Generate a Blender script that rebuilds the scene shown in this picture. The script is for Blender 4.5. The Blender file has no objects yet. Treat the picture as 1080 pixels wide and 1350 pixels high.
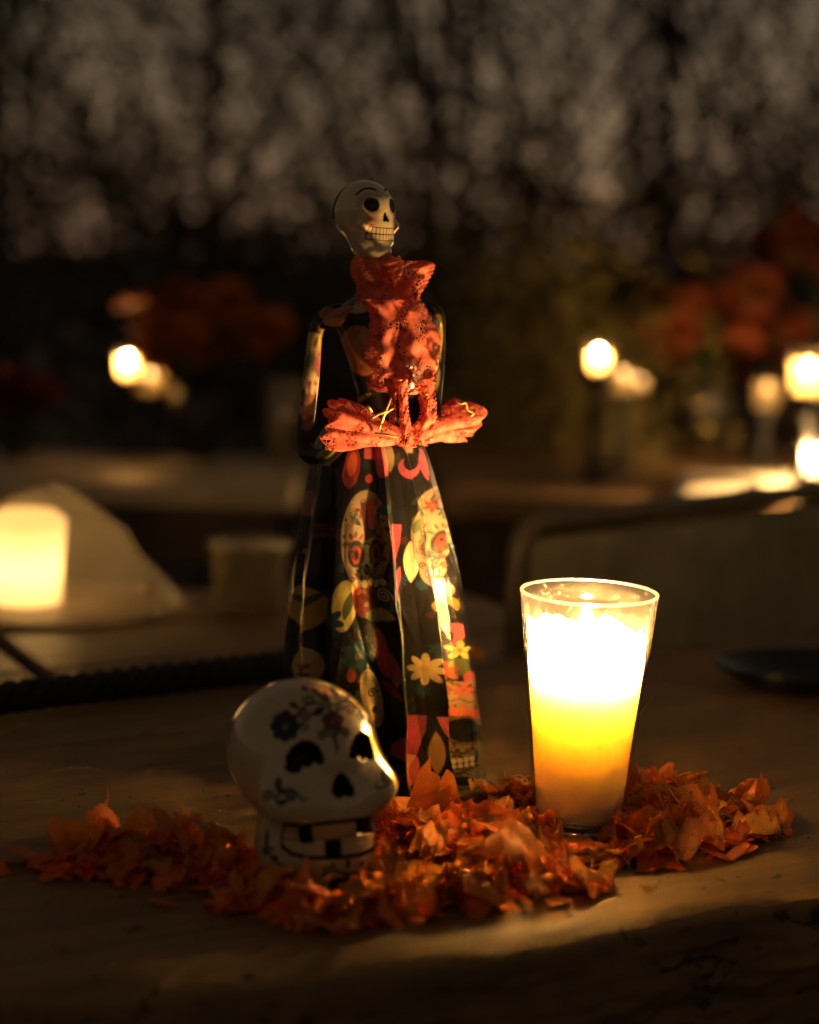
import bpy, math, random
import numpy as np
from mathutils import Vector, Matrix, noise as mnoise

random.seed(7)
RNG = np.random.default_rng(7)
SC = bpy.context.scene
COL = SC.collection
PI = math.pi
rad = math.radians

# ------------------------------------------------------------------ camera
CAM_Z, TILT, ROLL, F = 0.36, rad(8.34), rad(1.9), 2250.0
cd = bpy.data.cameras.new('camera'); cam = bpy.data.objects.new('camera', cd); COL.objects.link(cam)
cd.sensor_fit = 'HORIZONTAL'; cd.sensor_width = 24.0; cd.lens = 50.0
cd.clip_start = 0.02; cd.clip_end = 2000
MC = Matrix.Rotation(PI/2 - TILT, 3, 'X') @ Matrix.Rotation(ROLL, 3, 'Z')
cam.matrix_world = Matrix.Translation((0, 0, CAM_Z)) @ MC.to_4x4()
cd.dof.use_dof = True; cd.dof.focus_distance = 1.105; cd.dof.aperture_fstop = 2.2
SC.camera = cam
MCn = np.array(MC); C0 = np.array((0, 0, CAM_Z))

def ray(px, py):
    return MCn @ np.array(((px-540)/F, -(py-675)/F, -1.0))
def at(px, py, Y):                       # point of the place seen at that spot, Y metres in front of the lens
    d = ray(px, py); return C0 + d*(Y/d[1])
def onz(px, py, z=0.0):
    d = ray(px, py); return C0 + d*((z-CAM_Z)/d[2])
def proj(P):
    q = (np.asarray(P).reshape(-1, 3) - C0) @ MCn
    return np.stack((540 + F*q[:, 0]/-q[:, 2], 675 - F*q[:, 1]/-q[:, 2]), 1)
def ppm(P):                              # pixels per metre at P
    q = (np.asarray(P) - C0) @ MCn; return F/-q[2]

# ------------------------------------------------------------------ world: dusk sky, faint sun
w = bpy.data.worlds.new('World'); SC.world = w; w.use_nodes = True
nt = w.node_tree; bg = nt.nodes['Background']
sky = nt.nodes.new('ShaderNodeTexSky'); sky.sky_type = 'NISHITA'; sky.sun_disc = False
sky.sun_elevation = rad(-0.5); sky.sun_rotation = rad(40)
sky.air_density = 1.0; sky.dust_density = 0.2; sky.ozone_density = 1.6
mul = nt.nodes.new('ShaderNodeMix'); mul.data_type = 'RGBA'; mul.blend_type = 'MULTIPLY'
mul.inputs['Factor'].default_value = 1.0
mul.inputs['B'].default_value = (1.0, 0.70, 0.46, 1)
bw = nt.nodes.new('ShaderNodeHueSaturation'); bw.inputs['Saturation'].default_value = .30
nt.links.new(sky.outputs[0], bw.inputs['Color']); nt.links.new(bw.outputs[0], mul.inputs['A']); nt.links.new(mul.outputs['Result'], bg.inputs[0])
bg.inputs[1].default_value = 0.068
sd = bpy.data.lights.new('sun', 'SUN'); sun = bpy.data.objects.new('sun', sd); COL.objects.link(sun)
sd.energy = 0.01; sd.angle = rad(15); sd.color = (1, .8, .65)
sun.rotation_euler = (rad(-90), 0, rad(-40))
FLAME = 2000.0                            # strength of the near candle's flame
SC.view_settings.view_transform = 'Standard'; SC.view_settings.look = 'None'
SC.view_settings.exposure = 1.8; SC.view_settings.gamma = 1.0
SC.render.engine = 'CYCLES'
SC.cycles.use_denoising = True
SC.cycles.max_bounces = 10; SC.cycles.transparent_max_bounces = 24
SC.cycles.diffuse_bounces = 4; SC.cycles.glossy_bounces = 4; SC.cycles.transmission_bounces = 8
SC.cycles.sample_clamp_indirect = 60.0
SC.cycles.caustics_reflective = False; SC.cycles.caustics_refractive = False

# ------------------------------------------------------------------ object helpers
def tag(o, label=None, cat=None, group=None, kind=None):
    if label: o['label'] = label
    if cat: o['category'] = cat
    if group: o['group'] = group
    if kind: o['kind'] = kind
    return o
def thing(name, loc, label, cat, group=None, rz=0.0):
    o = bpy.data.objects.new(name, None); COL.objects.link(o); o.empty_display_size = .02
    o.location = loc; o.rotation_euler = (0, 0, rz)
    return tag(o, label, cat, group)
def mk(name, V, Fc, mat, parent=None, smooth=True, col=None, origin=None, uv=None):
    V = np.asarray(V, float).reshape(-1, 3)
    if origin is not None: V = V - np.asarray(origin)
    me = bpy.data.meshes.new(name)
    if isinstance(Fc, np.ndarray):
        n, k = Fc.shape
        me.vertices.add(len(V)); me.vertices.foreach_set('co', V.ravel())
        me.loops.add(n*k); me.loops.foreach_set('vertex_index', Fc.ravel().astype(np.int32))
        me.polygons.add(n); me.polygons.foreach_set('loop_start', np.arange(0, n*k, k, dtype=np.int32))
        me.polygons.foreach_set('loop_total', np.full(n, k, np.int32))
        me.update(calc_edges=True); me.validate()
    else:
        me.from_pydata([tuple(v) for v in V], [], [tuple(int(i) for i in f) for f in Fc]); me.update()
    if col is not None:
        a = me.color_attributes.new('paint', 'FLOAT_COLOR', 'POINT')
        c4 = np.ones((len(V), 4)); c4[:, :3] = col
        a.data.foreach_set('color', c4.ravel())
    if uv is not None:
        l = me.uv_layers.new(name='UVMap'); vi = np.empty(len(me.loops), np.int32)
        me.loops.foreach_get('vertex_index', vi); l.data.foreach_set('uv', np.asarray(uv, float)[vi].ravel())
    me.polygons.foreach_set('use_smooth', [smooth]*len(me.polygons))
    if mat: me.materials.append(mat)
    o = bpy.data.objects.new(name, me); COL.objects.link(o)
    if parent: o.parent = parent
    return o
def gridf(nu, nv, wrap=False):           # faces of a nu x nv grid (index = i*nv + j), wrap in u
    i = np.arange(nu if wrap else nu-1); j = np.arange(nv-1)
    I, J = np.meshgrid(i, j, indexing='ij'); I2 = (I+1) % nu
    return np.stack((I*nv+J, I2*nv+J, I2*nv+J+1, I*nv+J+1), -1).reshape(-1, 4)
class MB:                                # several shapes -> ONE mesh
    def __init__(s): s.v = []; s.f = []; s.n = 0
    def add(s, V, Fc):
        V = np.asarray(V, float).reshape(-1, 3); s.v.append(V)
        s.f += [tuple(int(i)+s.n for i in f) for f in Fc]; s.n += len(V); return s
    def box(s, c, d, rz=0.0, bev=0.0):
        c = np.asarray(c, float); hx, hy, hz = np.asarray(d, float)/2; b = min(bev, hx*.9, hy*.9, hz*.9)
        vs = []
        if b <= 0:
            for x in (-hx, hx):
                for y in (-hy, hy):
                    for z in (-hz, hz): vs.append((x, y, z))
            fs = [(0,1,3,2),(4,6,7,5),(0,4,5,1),(2,3,7,6),(0,2,6,4),(1,5,7,3)]
        else:
            lv = [(-hz, b), (-hz+b, 0), (hz-b, 0), (hz, b)]
            for z, i in lv:
                ax, ay = hx-i, hy-i
                vs += [(ax-b, -ay, z), (ax, -ay+b, z), (ax, ay-b, z), (ax-b, ay, z),
                       (-ax+b, ay, z), (-ax, ay-b, z), (-ax, -ay+b, z), (-ax+b, -ay, z)]
            fs = [tuple(range(7, -1, -1)), tuple(range(24, 32))]
            for k in range(3):
                for q in range(8): fs.append((k*8+q, k*8+(q+1) % 8, k*8+8+(q+1) % 8, k*8+8+q))
        V = np.array(vs); cs, sn = math.cos(rz), math.sin(rz)
        V = np.stack((V[:, 0]*cs - V[:, 1]*sn, V[:, 0]*sn + V[:, 1]*cs, V[:, 2]), 1) + c
        return s.add(V, fs)
    def tube(s, path, r, n=10, flat=1.0, up=(0, 0, 1)):
        P = np.asarray(path, float); m = len(P); R = np.broadcast_to(np.asarray(r, float), (m,))
        T = np.gradient(P, axis=0); T /= np.linalg.norm(T, axis=1)[:, None] + 1e-12
        vs = []; A0 = np.asarray(up, float)
        for k in range(m):
            a = np.cross(T[k], A0)
            if np.linalg.norm(a) < 1e-3: a = np.cross(T[k], (1, 0.3, 0))
            a /= np.linalg.norm(a); b = np.cross(a, T[k])
            for q in range(n):
                t = 2*PI*q/n; vs.append(P[k] + R[k]*(math.cos(t)*a + flat*math.sin(t)*b))
        fs = []
        for k in range(m-1):
            for q in range(n): fs.append((k*n+q, k*n+(q+1) % n, (k+1)*n+(q+1) % n, (k+1)*n+q))
        fs.append(tuple(range(n-1, -1, -1))); fs.append(tuple(range((m-1)*n, m*n)))
        return s.add(vs, fs)
    def lathe(s, prof, n=32, c=(0, 0, 0), sx=1.0, sy=1.0):
        vs = []; m = len(prof)
        for r, z in prof:
            for q in range(n):
                t = 2*PI*q/n; vs.append((c[0]+r*math.cos(t)*sx, c[1]+r*math.sin(t)*sy, c[2]+z))
        fs = []
        for k in range(m-1):
            for q in range(n): fs.append((k*n+q, k*n+(q+1) % n, (k+1)*n+(q+1) % n, (k+1)*n+q))
        if prof[0][0] > 1e-6: fs.append(tuple(range(n-1, -1, -1)))
        if prof[-1][0] > 1e-6: fs.append(tuple(range((m-1)*n, m*n)))
        return s.add(vs, fs)
    def ball(s, c, r, n=10):
        r = np.broadcast_to(np.asarray(r, float), (3,)); m = n//2+1
        vs = []
        for k in range(m+1):
            a = PI*k/m
            for q in range(n):
                t = 2*PI*q/n; vs.append((c[0]+r[0]*math.sin(a)*math.cos(t), c[1]+r[1]*math.sin(a)*math.sin(t), c[2]+r[2]*math.cos(a)))
        fs = []
        for k in range(m):
            for q in range(n): fs.append((k*n+q, (k+1)*n+q, (k+1)*n+(q+1) % n, k*n+(q+1) % n))
        return s.add(vs, fs)
    def build(s, name, mat, parent=None, smooth=True, origin=None):
        return mk(name, np.concatenate(s.v), s.f, mat, parent, smooth, origin=origin)
def copy_tree(o, parent=None):
    c = o.copy(); COL.objects.link(c)
    if parent: c.parent = parent
    for ch in list(o.children): copy_tree(ch, c)
    return c

# ------------------------------------------------------------------ material helpers
class NT:
    def __init__(s, name):
        s.m = bpy.data.materials.new(name); s.m.use_nodes = True; s.t = s.m.node_tree
        s.out = s.t.nodes['Material Output']; s.p = s.t.nodes['Principled BSDF']
    def n(s, typ, **kw):
        x = s.t.nodes.new('ShaderNode'+typ)
        for k, v in kw.items(): setattr(x, k, v)
        return x
    def l(s, a, b): s.t.links.new(a, b)
    def set(s, **kw):
        for k, v in kw.items():
            k = k.replace('_', ' ')
            s.p.inputs[k].default_value = (v if not isinstance(v, tuple) or len(v) == 4 else (*v, 1)) if k != 'Subsurface Radius' else v
        return s
    def noise(s, scale, detail=4, rough=.6, vec=None, dist=0.0):
        x = s.n('TexNoise'); x.inputs['Scale'].default_value = scale; x.inputs['Detail'].default_value = detail
        x.inputs['Roughness'].default_value = rough; x.inputs['Distortion'].default_value = dist
        if vec: s.l(vec, x.inputs['Vector'])
        return x.outputs['Fac']
    def coords(s, kind='Object', scale=(1, 1, 1), rot=(0, 0, 0)):
        tc = s.n('TexCoord'); mp = s.n('Mapping'); s.l(tc.outputs[kind], mp.inputs['Vector'])
        mp.inputs['Scale'].default_value = scale; mp.inputs['Rotation'].default_value = rot
        return mp.outputs[0]
    def ramp(s, fac, stops):
        r = s.n('ValToRGB'); e = r.color_ramp.elements
        while len(e) < len(stops): e.new(.5)
        for k, (p, c) in enumerate(stops):
            e[k].position = p; e[k].color = (*c, 1) if len(c) == 3 else c
        s.l(fac, r.inputs[0]); return r.outputs[0]
    def mix(s, fac, a, b, mode='MIX'):
        x = s.n('Mix', data_type='RGBA', blend_type=mode)
        for inp, v in (('Factor', fac), ('A', a), ('B', b)):
            if isinstance(v, (int, float)): x.inputs[inp].default_value = v
            elif isinstance(v, tuple): x.inputs[inp].default_value = (*v, 1)
            else: s.l(v, x.inputs[inp])
        return x.outputs['Result']
    def math(s, op, a, b=0.0):
        x = s.n('Math', operation=op)
        for k, v in enumerate((a, b)):
            if isinstance(v, (int, float)): x.inputs[k].default_value = v
            else: s.l(v, x.inputs[k])
        return x.outputs[0]
    def bump(s, h, strength=.3, dist=.002):
        b = s.n('Bump'); b.inputs['Strength'].default_value = strength; b.inputs['Distance'].default_value = dist
        s.l(h, b.inputs['Height']); s.l(b.outputs[0], s.p.inputs['Normal']); return b.outputs[0]
    def mixsh(s, fac, a, b):
        x = s.n('MixShader')
        if isinstance(fac, (int, float)): x.inputs[0].default_value = fac
        else: s.l(fac, x.inputs[0])
        s.l(a, x.inputs[1]); s.l(b, x.inputs[2]); return x.outputs[0]
    def surf(s, sh): s.l(sh, s.out.inputs['Surface']); return s
def simple(name, col, rough=.5, var=.25, scale=60, bump=.1, metal=0.0, **kw):
    q = NT(name); q.set(Roughness=rough, Metallic=metal, **kw)
    f = q.noise(scale, vec=q.coords())
    a = tuple(c*(1-var) for c in col); b = tuple(min(1, c*(1+var)) for c in col)
    q.l(q.ramp(f, ((.3, a), (.7, b))), q.p.inputs['Base Color'])
    if bump: q.bump(f, bump)
    return q.m
def painted(name, rough=.25, coat=.6, inkcoat=.0, bump=.0, bscale=200):
    q = NT(name); a = q.n('VertexColor'); a.layer_name = 'paint'
    f = q.noise(90, vec=q.coords())
    q.l(q.mix(1.0, a.outputs[0], q.ramp(f, ((.3, (.86,)*3), (.7, (1.0,)*3))), 'MULTIPLY'), q.p.inputs['Base Color'])
    q.set(Roughness=rough, Coat_Roughness=.12)
    lum = q.n('RGBToBW'); q.l(a.outputs[0], lum.inputs[0]); cw = q.math('MINIMUM', q.math('ADD', q.math('MULTIPLY', lum.outputs[0], 2.0), inkcoat), 1.0)
    q.l(q.math('MULTIPLY', cw, coat), q.p.inputs['Coat Weight']); q.l(q.math('MULTIPLY', cw, .5), q.p.inputs['Specular IOR Level'])
    if bump: q.bump(q.noise(bscale, vec=q.coords()), bump, .001)
    return q.m
def emitter(name, col, strength):
    q = NT(name); e = q.n('Emission'); e.inputs[0].default_value = (*col, 1); e.inputs[1].default_value = strength
    q.surf(e.outputs[0]); return q.m
def leafy(name, col, trans=.3, rough=.5, var=.35):
    q = NT(name); oi = q.n('ObjectInfo'); f = q.noise(45, vec=q.coords())
    hs = q.n('HueSaturation')
    q.l(q.ramp(f, ((.3, tuple(c*(1-var) for c in col)), (.7, tuple(min(1, c*(1+var)) for c in col)))), hs.inputs['Color'])
    q.l(q.math('ADD', q.math('MULTIPLY', oi.outputs['Random'], .5), .75), hs.inputs['Value'])
    q.l(hs.outputs[0], q.p.inputs['Base Color']); q.set(Roughness=rough)
    t = q.n('BsdfTranslucent'); q.l(hs.outputs[0], t.inputs[0])
    q.surf(q.mixsh(trans, q.p.outputs[0], t.outputs[0])); return q

CANDLE = (1.0, .58, .22)

# ------------------------------------------------------------------ paint (flat print on modelled surfaces)
class Paint:
    def __init__(s, pts, base):
        s.p = np.asarray(pts, float); s.c = np.tile(np.asarray(base, float), (len(s.p), 1)); s.ok = np.ones(len(s.p), bool)
        s.mask = np.zeros(len(s.p))
    def _ap(s, idx, a, col, alpha=1.0):
        a = (np.clip(a, 0, 1)*alpha)[:, None]; s.c[idx] = s.c[idx]*(1-a) + np.asarray(col)*a
    def _near(s, x0, y0, x1, y1):
        return np.nonzero(s.ok & (s.p[:, 0] > x0) & (s.p[:, 0] < x1) & (s.p[:, 1] > y0) & (s.p[:, 1] < y1))[0]
    def ell(s, cx, cy, rx, ry, col, rot=0, soft=1.0, alpha=1.0):
        m = max(rx, ry)+soft+1; i = s._near(cx-m, cy-m, cx+m, cy+m); d = s.p[i]-(cx, cy)
        c, n = math.cos(rad(rot)), math.sin(rad(rot)); u = d[:, 0]*c+d[:, 1]*n; v = -d[:, 0]*n+d[:, 1]*c
        q = np.sqrt((u/rx)**2+(v/ry)**2); s._ap(i, (1-q)*min(rx, ry)/soft+.5, col, alpha)
    def blur(s, cx, cy, r, col, alpha):
        i = s._near(cx-3*r, cy-3*r, cx+3*r, cy+3*r); d = s.p[i]-(cx, cy)
        s._ap(i, np.exp(-(d**2).sum(1)/(r*r)), col, alpha)
    def leaf(s, cx, cy, L, W, col, rot=0, soft=1.0, alpha=1.0):      # spindle, long axis at rot from vertical
        m = L/2+2; i = s._near(cx-m, cy-m, cx+m, cy+m); d = s.p[i]-(cx, cy)
        c, n = math.cos(rad(rot)), math.sin(rad(rot)); v = -d[:, 0]*n+d[:, 1]*c; u = d[:, 0]*c+d[:, 1]*n
        t = np.clip(1-(2*v/L)**2, 0, 1); s._ap(i, (W/2*t-np.abs(u))/soft+.5*(t > 0), col, alpha)
    def inpoly(s, i, pts):
        P = np.asarray(pts, float); x, y = s.p[i, 0], s.p[i, 1]; ins = np.zeros(len(i), bool)
        for a, b in zip(P, np.roll(P, -1, 0)):
            if a[1] == b[1]: continue
            k = ((a[1] > y) != (b[1] > y)) & (x < (b[0]-a[0])*(y-a[1])/(b[1]-a[1])+a[0]); ins ^= k
        return ins
    def poly(s, pts, col, alpha=1.0):
        P = np.asarray(pts, float); i = s._near(*(P.min(0)-1), *(P.max(0)+1)); s._ap(i, s.inpoly(i, P).astype(float), col, alpha)
    def stroke(s, pts, wd, col, alpha=1.0, soft=.8):
        P = np.asarray(pts, float); i = s._near(*(P.min(0)-wd-1), *(P.max(0)+wd+1)); q = s.p[i]; D = np.full(len(i), 1e9)
        for a, b in zip(P[:-1], P[1:]):
            ab = b-a; t = np.clip(((q-a)@ab)/(ab@ab+1e-9), 0, 1); D = np.minimum(D, np.linalg.norm(q-a-t[:, None]*ab, axis=1))
        s._ap(i, (wd/2-D)/soft+.5, col, alpha)
    def spiral(s, cx, cy, r, turns, wd, col, a0=0, sgn=1, tail=None, alpha=1.0):
        t = np.linspace(0, 1, int(14*turns)+4); R = r*(.12+.88*t); A = rad(a0)+sgn*2*PI*turns*(t-1)
        P = np.stack((cx+R*np.cos(A), cy+R*np.sin(A)), 1)
        if tail is not None: P = np.concatenate((P, np.asarray(tail, float)))
        s.stroke(P, wd, col, alpha)
    def flower(s, cx, cy, r, n, col, mid=None, w=.5, a0=0, alpha=1.0):
        for k in range(n):
            a = 360*k/n+a0; s.ell(cx+.58*r*math.sin(rad(a)), cy-.58*r*math.cos(rad(a)), r*w*.5, r*.45, col, a, alpha=alpha)
        if mid: s.ell(cx, cy, r*.2, r*.2, mid, alpha=alpha)
    def arc(s, cx, cy, rx, ry, a0, a1, wd, col, alpha=1.0):
        t = np.radians(np.linspace(a0, a1, 16)); s.stroke(np.stack((cx+rx*np.cos(t), cy+ry*np.sin(t)), 1), wd, col, alpha)

def smin(a, b, k):
    h = np.clip(.5+.5*(b-a)/k, 0, 1); return b*(1-h)+a*h-k*h*(1-h)
def sell(p, c, r):
    r = np.asarray(r, float); q = (p-np.asarray(c))/r; k0 = np.linalg.norm(q, axis=1); k1 = np.linalg.norm(q/r, axis=1)
    return k0*(k0-1)/np.maximum(k1, 1e-9)
def starmesh(sdf, c, nu, nv, rmax, front=0.0, yaw=0.0):
    u = np.linspace(0, 2*PI, nu, endpoint=False); v = np.linspace(.004, PI-.004, nv)
    U, Vv = np.meshgrid(u, v, indexing='ij')
    D = np.stack((np.sin(Vv)*np.cos(U), np.sin(Vv)*np.sin(U), np.cos(Vv)), -1).reshape(-1, 3)
    lo = np.zeros(len(D)); hi = np.full(len(D), rmax)
    for _ in range(26):
        m = (lo+hi)/2; ins = sdf(c+D*m[:, None]) < 0; lo = np.where(ins, m, lo); hi = np.where(ins, hi, m)
    return D, lo, gridf(nu, nv, True)[:, ::-1]
def vnormals(V, Fc):
    n = np.cross(V[Fc[:, 2]]-V[Fc[:, 0]], V[Fc[:, 3]]-V[Fc[:, 1]]); N = np.zeros_like(V)
    for k in range(4): np.add.at(N, Fc[:, k], n)
    return N/(np.linalg.norm(N, axis=1)[:, None]+1e-12)
def sm(a, b, x):
    t = np.clip((x-a)/(b-a), 0, 1); return t*t*(3-2*t)

# ------------------------------------------------------------------ the ground
gm = NT('ground_gravel')
f1 = gm.noise(1.3, vec=gm.coords()); f2 = gm.noise(40, vec=gm.coords())
gm.l(gm.mix(f2, gm.ramp(f1, ((.3, (.30, .26, .22)), (.7, (.42, .37, .33)))), (.25, .22, .2)), gm.p.inputs['Base Color'])
gm.set(Roughness=.9); gm.bump(f2, .4, .01)
n = 41; gx = np.linspace(-1, 1, n); gx = np.sign(gx)*np.abs(gx)**3*900
GX, GY = np.meshgrid(gx, gx, indexing='ij')
GP = np.stack((GX, GY+3, np.full_like(GX, -.75)), -1)
tag(mk('ground', GP, gridf(n, n), gm.m, smooth=False), kind='structure')

# ------------------------------------------------------------------ wooden table with a live edge
A = onz(600, 1246); B = onz(1080, 1172); dirv = (B-A)[:2]/np.linalg.norm((B-A)[:2]); nrm = np.array((dirv[1], -dirv[0]))  # towards the viewer
back = onz(0, 925)[:2]; wid = -np.dot(back-A[:2], nrm)
ang = math.atan2(dirv[1], dirv[0])
wm = NT('table_wood')
cv = wm.coords('Object', (1, 1, 1))
g1 = wm.noise(5, 6, .6, wm.coords('Object', (1.2, 14, 14)), .6)
g2 = wm.noise(30, 5, .6, wm.coords('Object', (1, 18, 18)), .3)
base = wm.ramp(g1, ((.25, (.15, .085, .030)), (.5, (.28, .165, .060)), (.75, (.40, .245, .095))))
base = wm.mix(wm.math('MULTIPLY', g2, .5), base, (.07, .036, .014))
# bark scars: only on the sawn front edge, by the height of the wood itself
sep = wm.n('SeparateXYZ'); wm.l(cv, sep.inputs[0])
scar = wm.noise(34, 5, .62, wm.coords('Object', (.7, 1, 1.5)), 1.0)
scm = wm.ramp(scar, ((.585, (0,)*3), (.62, (1,)*3)))
below = wm.ramp(wm.math('MULTIPLY', sep.outputs[2], -20.0), ((.10, (0,)*3), (.22, (1,)*3)))
scf = wm.math('MULTIPLY', scm, below)
speck = wm.ramp(wm.noise(55, 2, .5, cv), ((.70, (0,)*3), (.73, (1,)*3)))
base = wm.mix(wm.math('MULTIPLY', speck, .8), base, (.02, .012, .006))
barkf = wm.math('MULTIPLY', below, wm.ramp(wm.noise(9, 5, .65, cv), ((.35, (.35,)*3), (.6, (1,)*3))))
base = wm.mix(wm.math('MULTIPLY', barkf, .75), base, wm.ramp(g2, ((.3, (.03, .02, .01)), (.7, (.085, .055, .025)))))
fine = wm.noise(60, 4, .7, wm.coords('Object', (.6, 22, 22)), .2)
base = wm.mix(wm.ramp(fine, ((.56, (0,)*3), (.66, (.6,)*3))), base, (.05, .025, .01))
wm.l(wm.mix(scf, base, (.012, .008, .005)), wm.p.inputs['Base Color'])
wm.l(wm.ramp(g1, ((.3, (.48,)*3), (.7, (.68,)*3))), wm.p.inputs['Roughness'])
wm.bump(wm.math('SUBTRACT', wm.math('ADD', g2, wm.math('MULTIPLY', g1, .6)), wm.math('MULTIPLY', scf, 2.0)), .35, .0018)
wm.set(Specular_IOR_Level=.3)
tb = thing('wooden_table', (A[0], A[1], 0), 'thick rustic wooden table with a rough live front edge', 'table', rz=ang)
nt_, T0, T1 = 520, -1.0, 1.1
tt = np.linspace(T0, T1, nt_)
edge = .010*np.sin(tt*5.2+.6)+.005*np.sin(tt*13+2)+.0022*np.sin(tt*31)
edge = edge - .0
soft = .009+.020*sm(.08, -.25, tt)        # the arris is rounder to the left
prof = []
for i, t in enumerate(tt):
    e = edge[i]; r = soft[i]; H = .105
    row = [(y, 0.0) for y in np.linspace(wid, e*0+r*1.6, 26)]
    row = [(wid+.006, -H), (wid+.006, -.01), (wid+.003, -.003)] + row
    for a in np.linspace(8, 90, 9): row.append((-e*1.0*(a/90)+r*1.6*(1-math.sin(rad(a))), -r*(1-math.cos(rad(a)))))
    for q in np.linspace(.06, 1, 40):
        z = -r-(H-r)*q
        row.append((-e-.006*math.sin(q*3)+.004*math.sin(t*23+q*7)*q-.010*min(1, q*5)*(mnoise.noise((t*14, q*5, 1.3))*.7+.5*mnoise.noise((t*40, q*14, 4.1))), z))
    row.append((.03, -H-.004)); row.append((wid+.004, -H-.004))
    prof.append([(t, y, z) for y, z in row])
tv = np.array(prof)
mk('tabletop', tv, gridf(nt_, tv.shape[1])[:, ::-1], wm.m, tb)
for lx in (-.75, .9):
    for ly in (.06, wid-.06):
        MB().box((lx, ly, -.43), (.075, .075, .64), bev=.006).build('leg', wm.m, tb, False)

# ------------------------------------------------------------------ lace, print and skin of the figurine
CREAM, PINK, RED, TEAL, GREEN, GOLD, BLACK = (.225, .155, .075), (.32, .055, .065), (.21, .027, .012), (.014, .048, .052), (.06, .075, .018), (.20, .11, .016), (.010, .008, .006)
YF = 1.172
FB = at(503, 1032, YF); FB[2] = 0.0
fig = thing('skeleton_figurine', FB, 'tall skull-headed lady figurine in black printed gown with coral lace jabot', 'figurine')
def P3(px, py, dy=0.0): return at(px, py, YF+dy)
S0 = ppm(P3(500, 700))
print_m = painted('printed_gown', .34, .5, .5, bump=.6, bscale=95)

# skirt with knife pleats
ys = np.linspace(560, 1032, 420)
cxs = np.interp(ys, (560, 590, 750, 900, 1032), (488, 488, 496, 500, 504))
hws = np.interp(ys, (560, 585, 620, 660, 750, 850, 950, 1032), (58, 72, 82, 92, 111, 123, 132, 137))
th = np.concatenate((np.linspace(-100, 100, 440, endpoint=False), np.linspace(100, 260, 110, endpoint=False)))
pk = np.array([(-100, .92), (-86, 1.0), (-66, .93), (-47, 1.04), (-41, .87), (-27, 1.0), (-14, .97), (-2, .90), (6, .86), (14, 1.05), (19, .90), (30, .95), (41, 1.03), (46, .90), (58, .96), (72, 1.0), (80, .97), (90, 1.0), (104, .9),
               (122, 1.0), (140, .88), (158, 1.0), (176, .88), (194, 1.0), (212, .88), (230, 1.0), (246, .89), (260, .92)])
TH, YS = np.meshgrid(th, ys, indexing='ij')
hh = (YS-560)/(1032-560)
wob = 2.5*np.sin(YS/37.0+TH*.02)+1.6*np.sin(YS/17.0+TH*.05)
prf = np.interp(TH+wob*.35-3*(hh-.6), pk[:, 0], pk[:, 1])
amp = .30+.70*sm(0, .45, hh)
rr = 1+(prf-1)*amp*1.6
rr = rr+.006*np.sin(YS/9+TH*.11)*hh
rq = np.random.default_rng(77)
for _ in range(150):                    # crinkles of the stiff lacquered cloth
    t0_, y0_, sl_, hl_, a_ = rq.uniform(-98, 98), rq.uniform(575, 1030), rq.normal(0, .10), rq.uniform(14, 70), rq.normal(0, .011)
    rr = rr+a_*np.exp(-np.abs(TH-t0_-sl_*(YS-y0_))/2.6)*np.exp(-((YS-y0_)/hl_)**2)
for _ in range(60):
    t0_, y0_, a_ = rq.uniform(-98, 98), rq.uniform(575, 1030), rq.normal(0, .009)
    rr = rr+a_*np.exp(-(((TH-t0_)/rq.uniform(5, 14))**2+((YS-y0_)/rq.uniform(6, 18))**2))
cen = np.array([P3(a, b) for a, b in zip(cxs, ys)]); sc = np.array([ppm(c) for c in cen])
Rm = hws/sc
def skirt_pts(rr):
    R = Rm[None, :]*rr; t = np.radians(TH)
    return np.stack((cen[None, :, 0]+R*np.sin(t), cen[None, :, 1]-R*np.cos(t)*.92, np.broadcast_to(cen[None, :, 2], R.shape)), -1)
SV = skirt_pts(rr); SV[..., 2] = np.maximum(SV[..., 2], .001)
PX = proj(skirt_pts(np.ones_like(rr))).copy()
bk = (np.cos(np.radians(TH)) < 0).ravel()
PX[bk, 0] = 1000-PX[bk, 0]
pt = Paint(PX, BLACK)
def sugar_skull(cx, cy, w, h, tilt=0):
    pt.ell(cx, cy-h*.08, w, h*.55, CREAM, tilt); pt.ell(cx, cy+h*.38, w*.72, h*.22, CREAM, tilt)
    for s_ in (-1, 1):
        pt.ell(cx+s_*w*.42, cy+h*.06, w*.33, h*.15, (.03, .02, .012), tilt); pt.ell(cx+s_*w*.42, cy+h*.07, w*.2, h*.10, RED, tilt); pt.ell(cx+s_*w*.42, cy+h*.07, w*.1, h*.06, BLACK, tilt)
        for a in range(-60, 61, 30): pt.leaf(cx+s_*w*.42+w*.4*math.sin(rad(a)), cy+h*.06-h*.21*math.cos(rad(a)), h*.09, w*.12, RED if a % 60 else GREEN, a)
        pt.spiral(cx+s_*w*.6, cy+h*.34, w*.17, 1.4, 1.6, (.05, .025, .015), 90, s_)
        pt.ell(cx+s_*w*.2, cy+h*.30, w*.07, w*.08, RED)
    pt.leaf(cx, cy+h*.24, h*.14, w*.28, BLACK, tilt)
    pt.flower(cx, cy-h*.38, w*.35, 6, RED, GOLD); pt.leaf(cx-w*.42, cy-h*.30, h*.16, w*.2, TEAL, -40); pt.leaf(cx+w*.42, cy-h*.32, h*.16, w*.2, TEAL, 40)
    for k in range(-2, 3): pt.ell(cx+k*w*.2, cy+h*.44, w*.085, h*.05, (.8, .68, .45)); pt.arc(cx+k*w*.2, cy+h*.44, w*.09, h*.055, 0, 360, 1.2, (.03, .02, .01))
rq = np.random.default_rng(21)
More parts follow.
